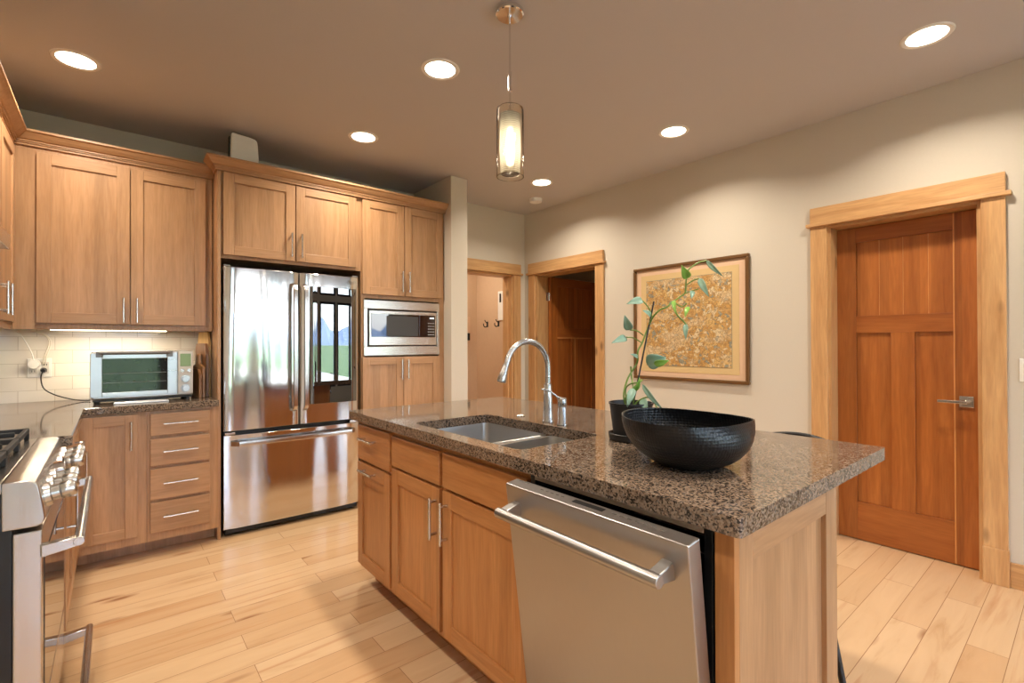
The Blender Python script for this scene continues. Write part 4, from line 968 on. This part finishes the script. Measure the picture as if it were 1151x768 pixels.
# ------------------------------------------------------------------ ceiling lamps
LB = ['recessed ceiling light above the left wall cabinets', 'recessed ceiling light left of the glass pendant', 'recessed ceiling light in front of the refrigerator cabinet', 'recessed ceiling light above the framed textile', 'recessed ceiling light near the smoke detector', 'recessed ceiling light above the closed fir door']
LP = [(-.143, 3.32), (1.342, 2.214), (1.361, 3.28), (2.978, 1.85), (2.99, 3.19), (2.984, .508)]
root = None
for (x, y_), lb in zip(LP, LB):
    if root is None:
        root = thing('recessed_light', (0, 0, CZ), lb, 'ceiling light', 'recessed ceiling lights')
        mb = MB(); mb.lathe([(.078, -.0015), (.080, -.004), (.097, -.006), (.102, -.0005)], (0, 0, CZ), 48); build(mb, 'trim_ring', M_white, root, 0, True)
        mb = MB(); mb.lathe([(.079, -.003), (.05, -.0045), (0, -.005)], (0, 0, CZ), 48); build(mb, 'diffuser', M_lamp, root, 0, True)
        ld = bpy.data.lights.new('recessed_lamp', 'AREA'); ld.shape = 'DISK'; ld.size = .15; ld.energy = DOWNLIGHT_W; ld.color = DOWNLIGHT_COL; ld.spread = math.radians(140)
        lo = bpy.data.objects.new('lamp', ld); link(lo, root); lo.location = (0, 0, -.009); r = root
    else: r = copy_tree(root)
    r.location = (x, y_, CZ); r['label'] = lb
# the hall has a lamp of its own out of sight
r = copy_tree(root); r.location = (3.0, 4.8, CZ); r['label'] = 'unseen recessed ceiling light in the hall beyond the doorway'
for x, y_, lb in ((-.143, 1.75, 'unseen recessed ceiling light added above the gas range'), (1.342, .45, 'unseen recessed ceiling light added behind the pendant over the dishwasher'), (-.143, -.2, 'unseen recessed ceiling light added over the camera side aisle'), (1.342, -1.2, 'unseen recessed ceiling light added toward the rear windows')):  # out-of-view lamps on the ceiling grid, added to even out warm light
    r = copy_tree(root); r.location = (x, y_, CZ); r['label'] = lb
mb = MB(); mb.lathe([(.0, -.038), (.045, -.036), (.060, -.030), (.064, -.012), (.066, 0)], (3.29, 3.60, CZ), 36); tag(build(mb, 'smoke_detector', M_white, None, 0, True, origin=(3.29, 3.60, CZ)), 'round white smoke detector on the ceiling corner', 'smoke detector')

# pendant
px_, py_ = 1.34, 1.63
c = thing('pendant_lamp', (px_, py_, CZ), 'clear glass cylinder pendant lamp on a slim rod', 'pendant lamp')
mb = MB(); mb.lathe([(.058, -.0005), (.061, -.004), (.061, -.020), (.056, -.024), (.010, -.025), (.009, -.034), (0, -.034)], (px_, py_, CZ), 40); build(mb, 'canopy', M_chrome, c, 0, True)
mb = MB(); mb.cyl((px_, py_, CZ-.033), (px_, py_, 2.285), .0042, n=12); mb.cyl((px_, py_, 2.46), (px_, py_, 2.375), .0075, n=14); build(mb, 'rod', M_chrome, c, 0, True)
mb = MB(); mb.lathe([(0, 2.292), (.018, 2.290), (.022, 2.278), (.022, 2.225), (.014, 2.215), (0, 2.213)], (px_, py_, 0), 28); build(mb, 'socket', M_chrome, c, 0, True)
mb = MB(); mb.lathe([(.004, 2.302), (.052, 2.302), (.0585, 2.296), (.060, 2.285), (.060, 2.0), (.0565, 2.0), (.0565, 2.284), (.052, 2.297), (.004, 2.298)], (px_, py_, 0), 56); build(mb, 'outer_glass', M_shade, c, 0, True)
mb = MB(); mb.lathe([(.022, 2.280), (.046, 2.270), (.048, 2.12), (.042, 2.012), (.0405, 2.012), (.0465, 2.12), (.0445, 2.268), (.022, 2.277)], (px_, py_, 0), 48); build(mb, 'inner_ribbed_glass', M_ribbed, c, 0, True)
mb = MB(); mb.lathe([(0, 2.212), (.012, 2.208), (.017, 2.18), (.021, 2.14), (.021, 2.09), (.015, 2.055), (0, 2.045)], (px_, py_, 0), 24); build(mb, 'bulb', M_bulb, c, 0, True)
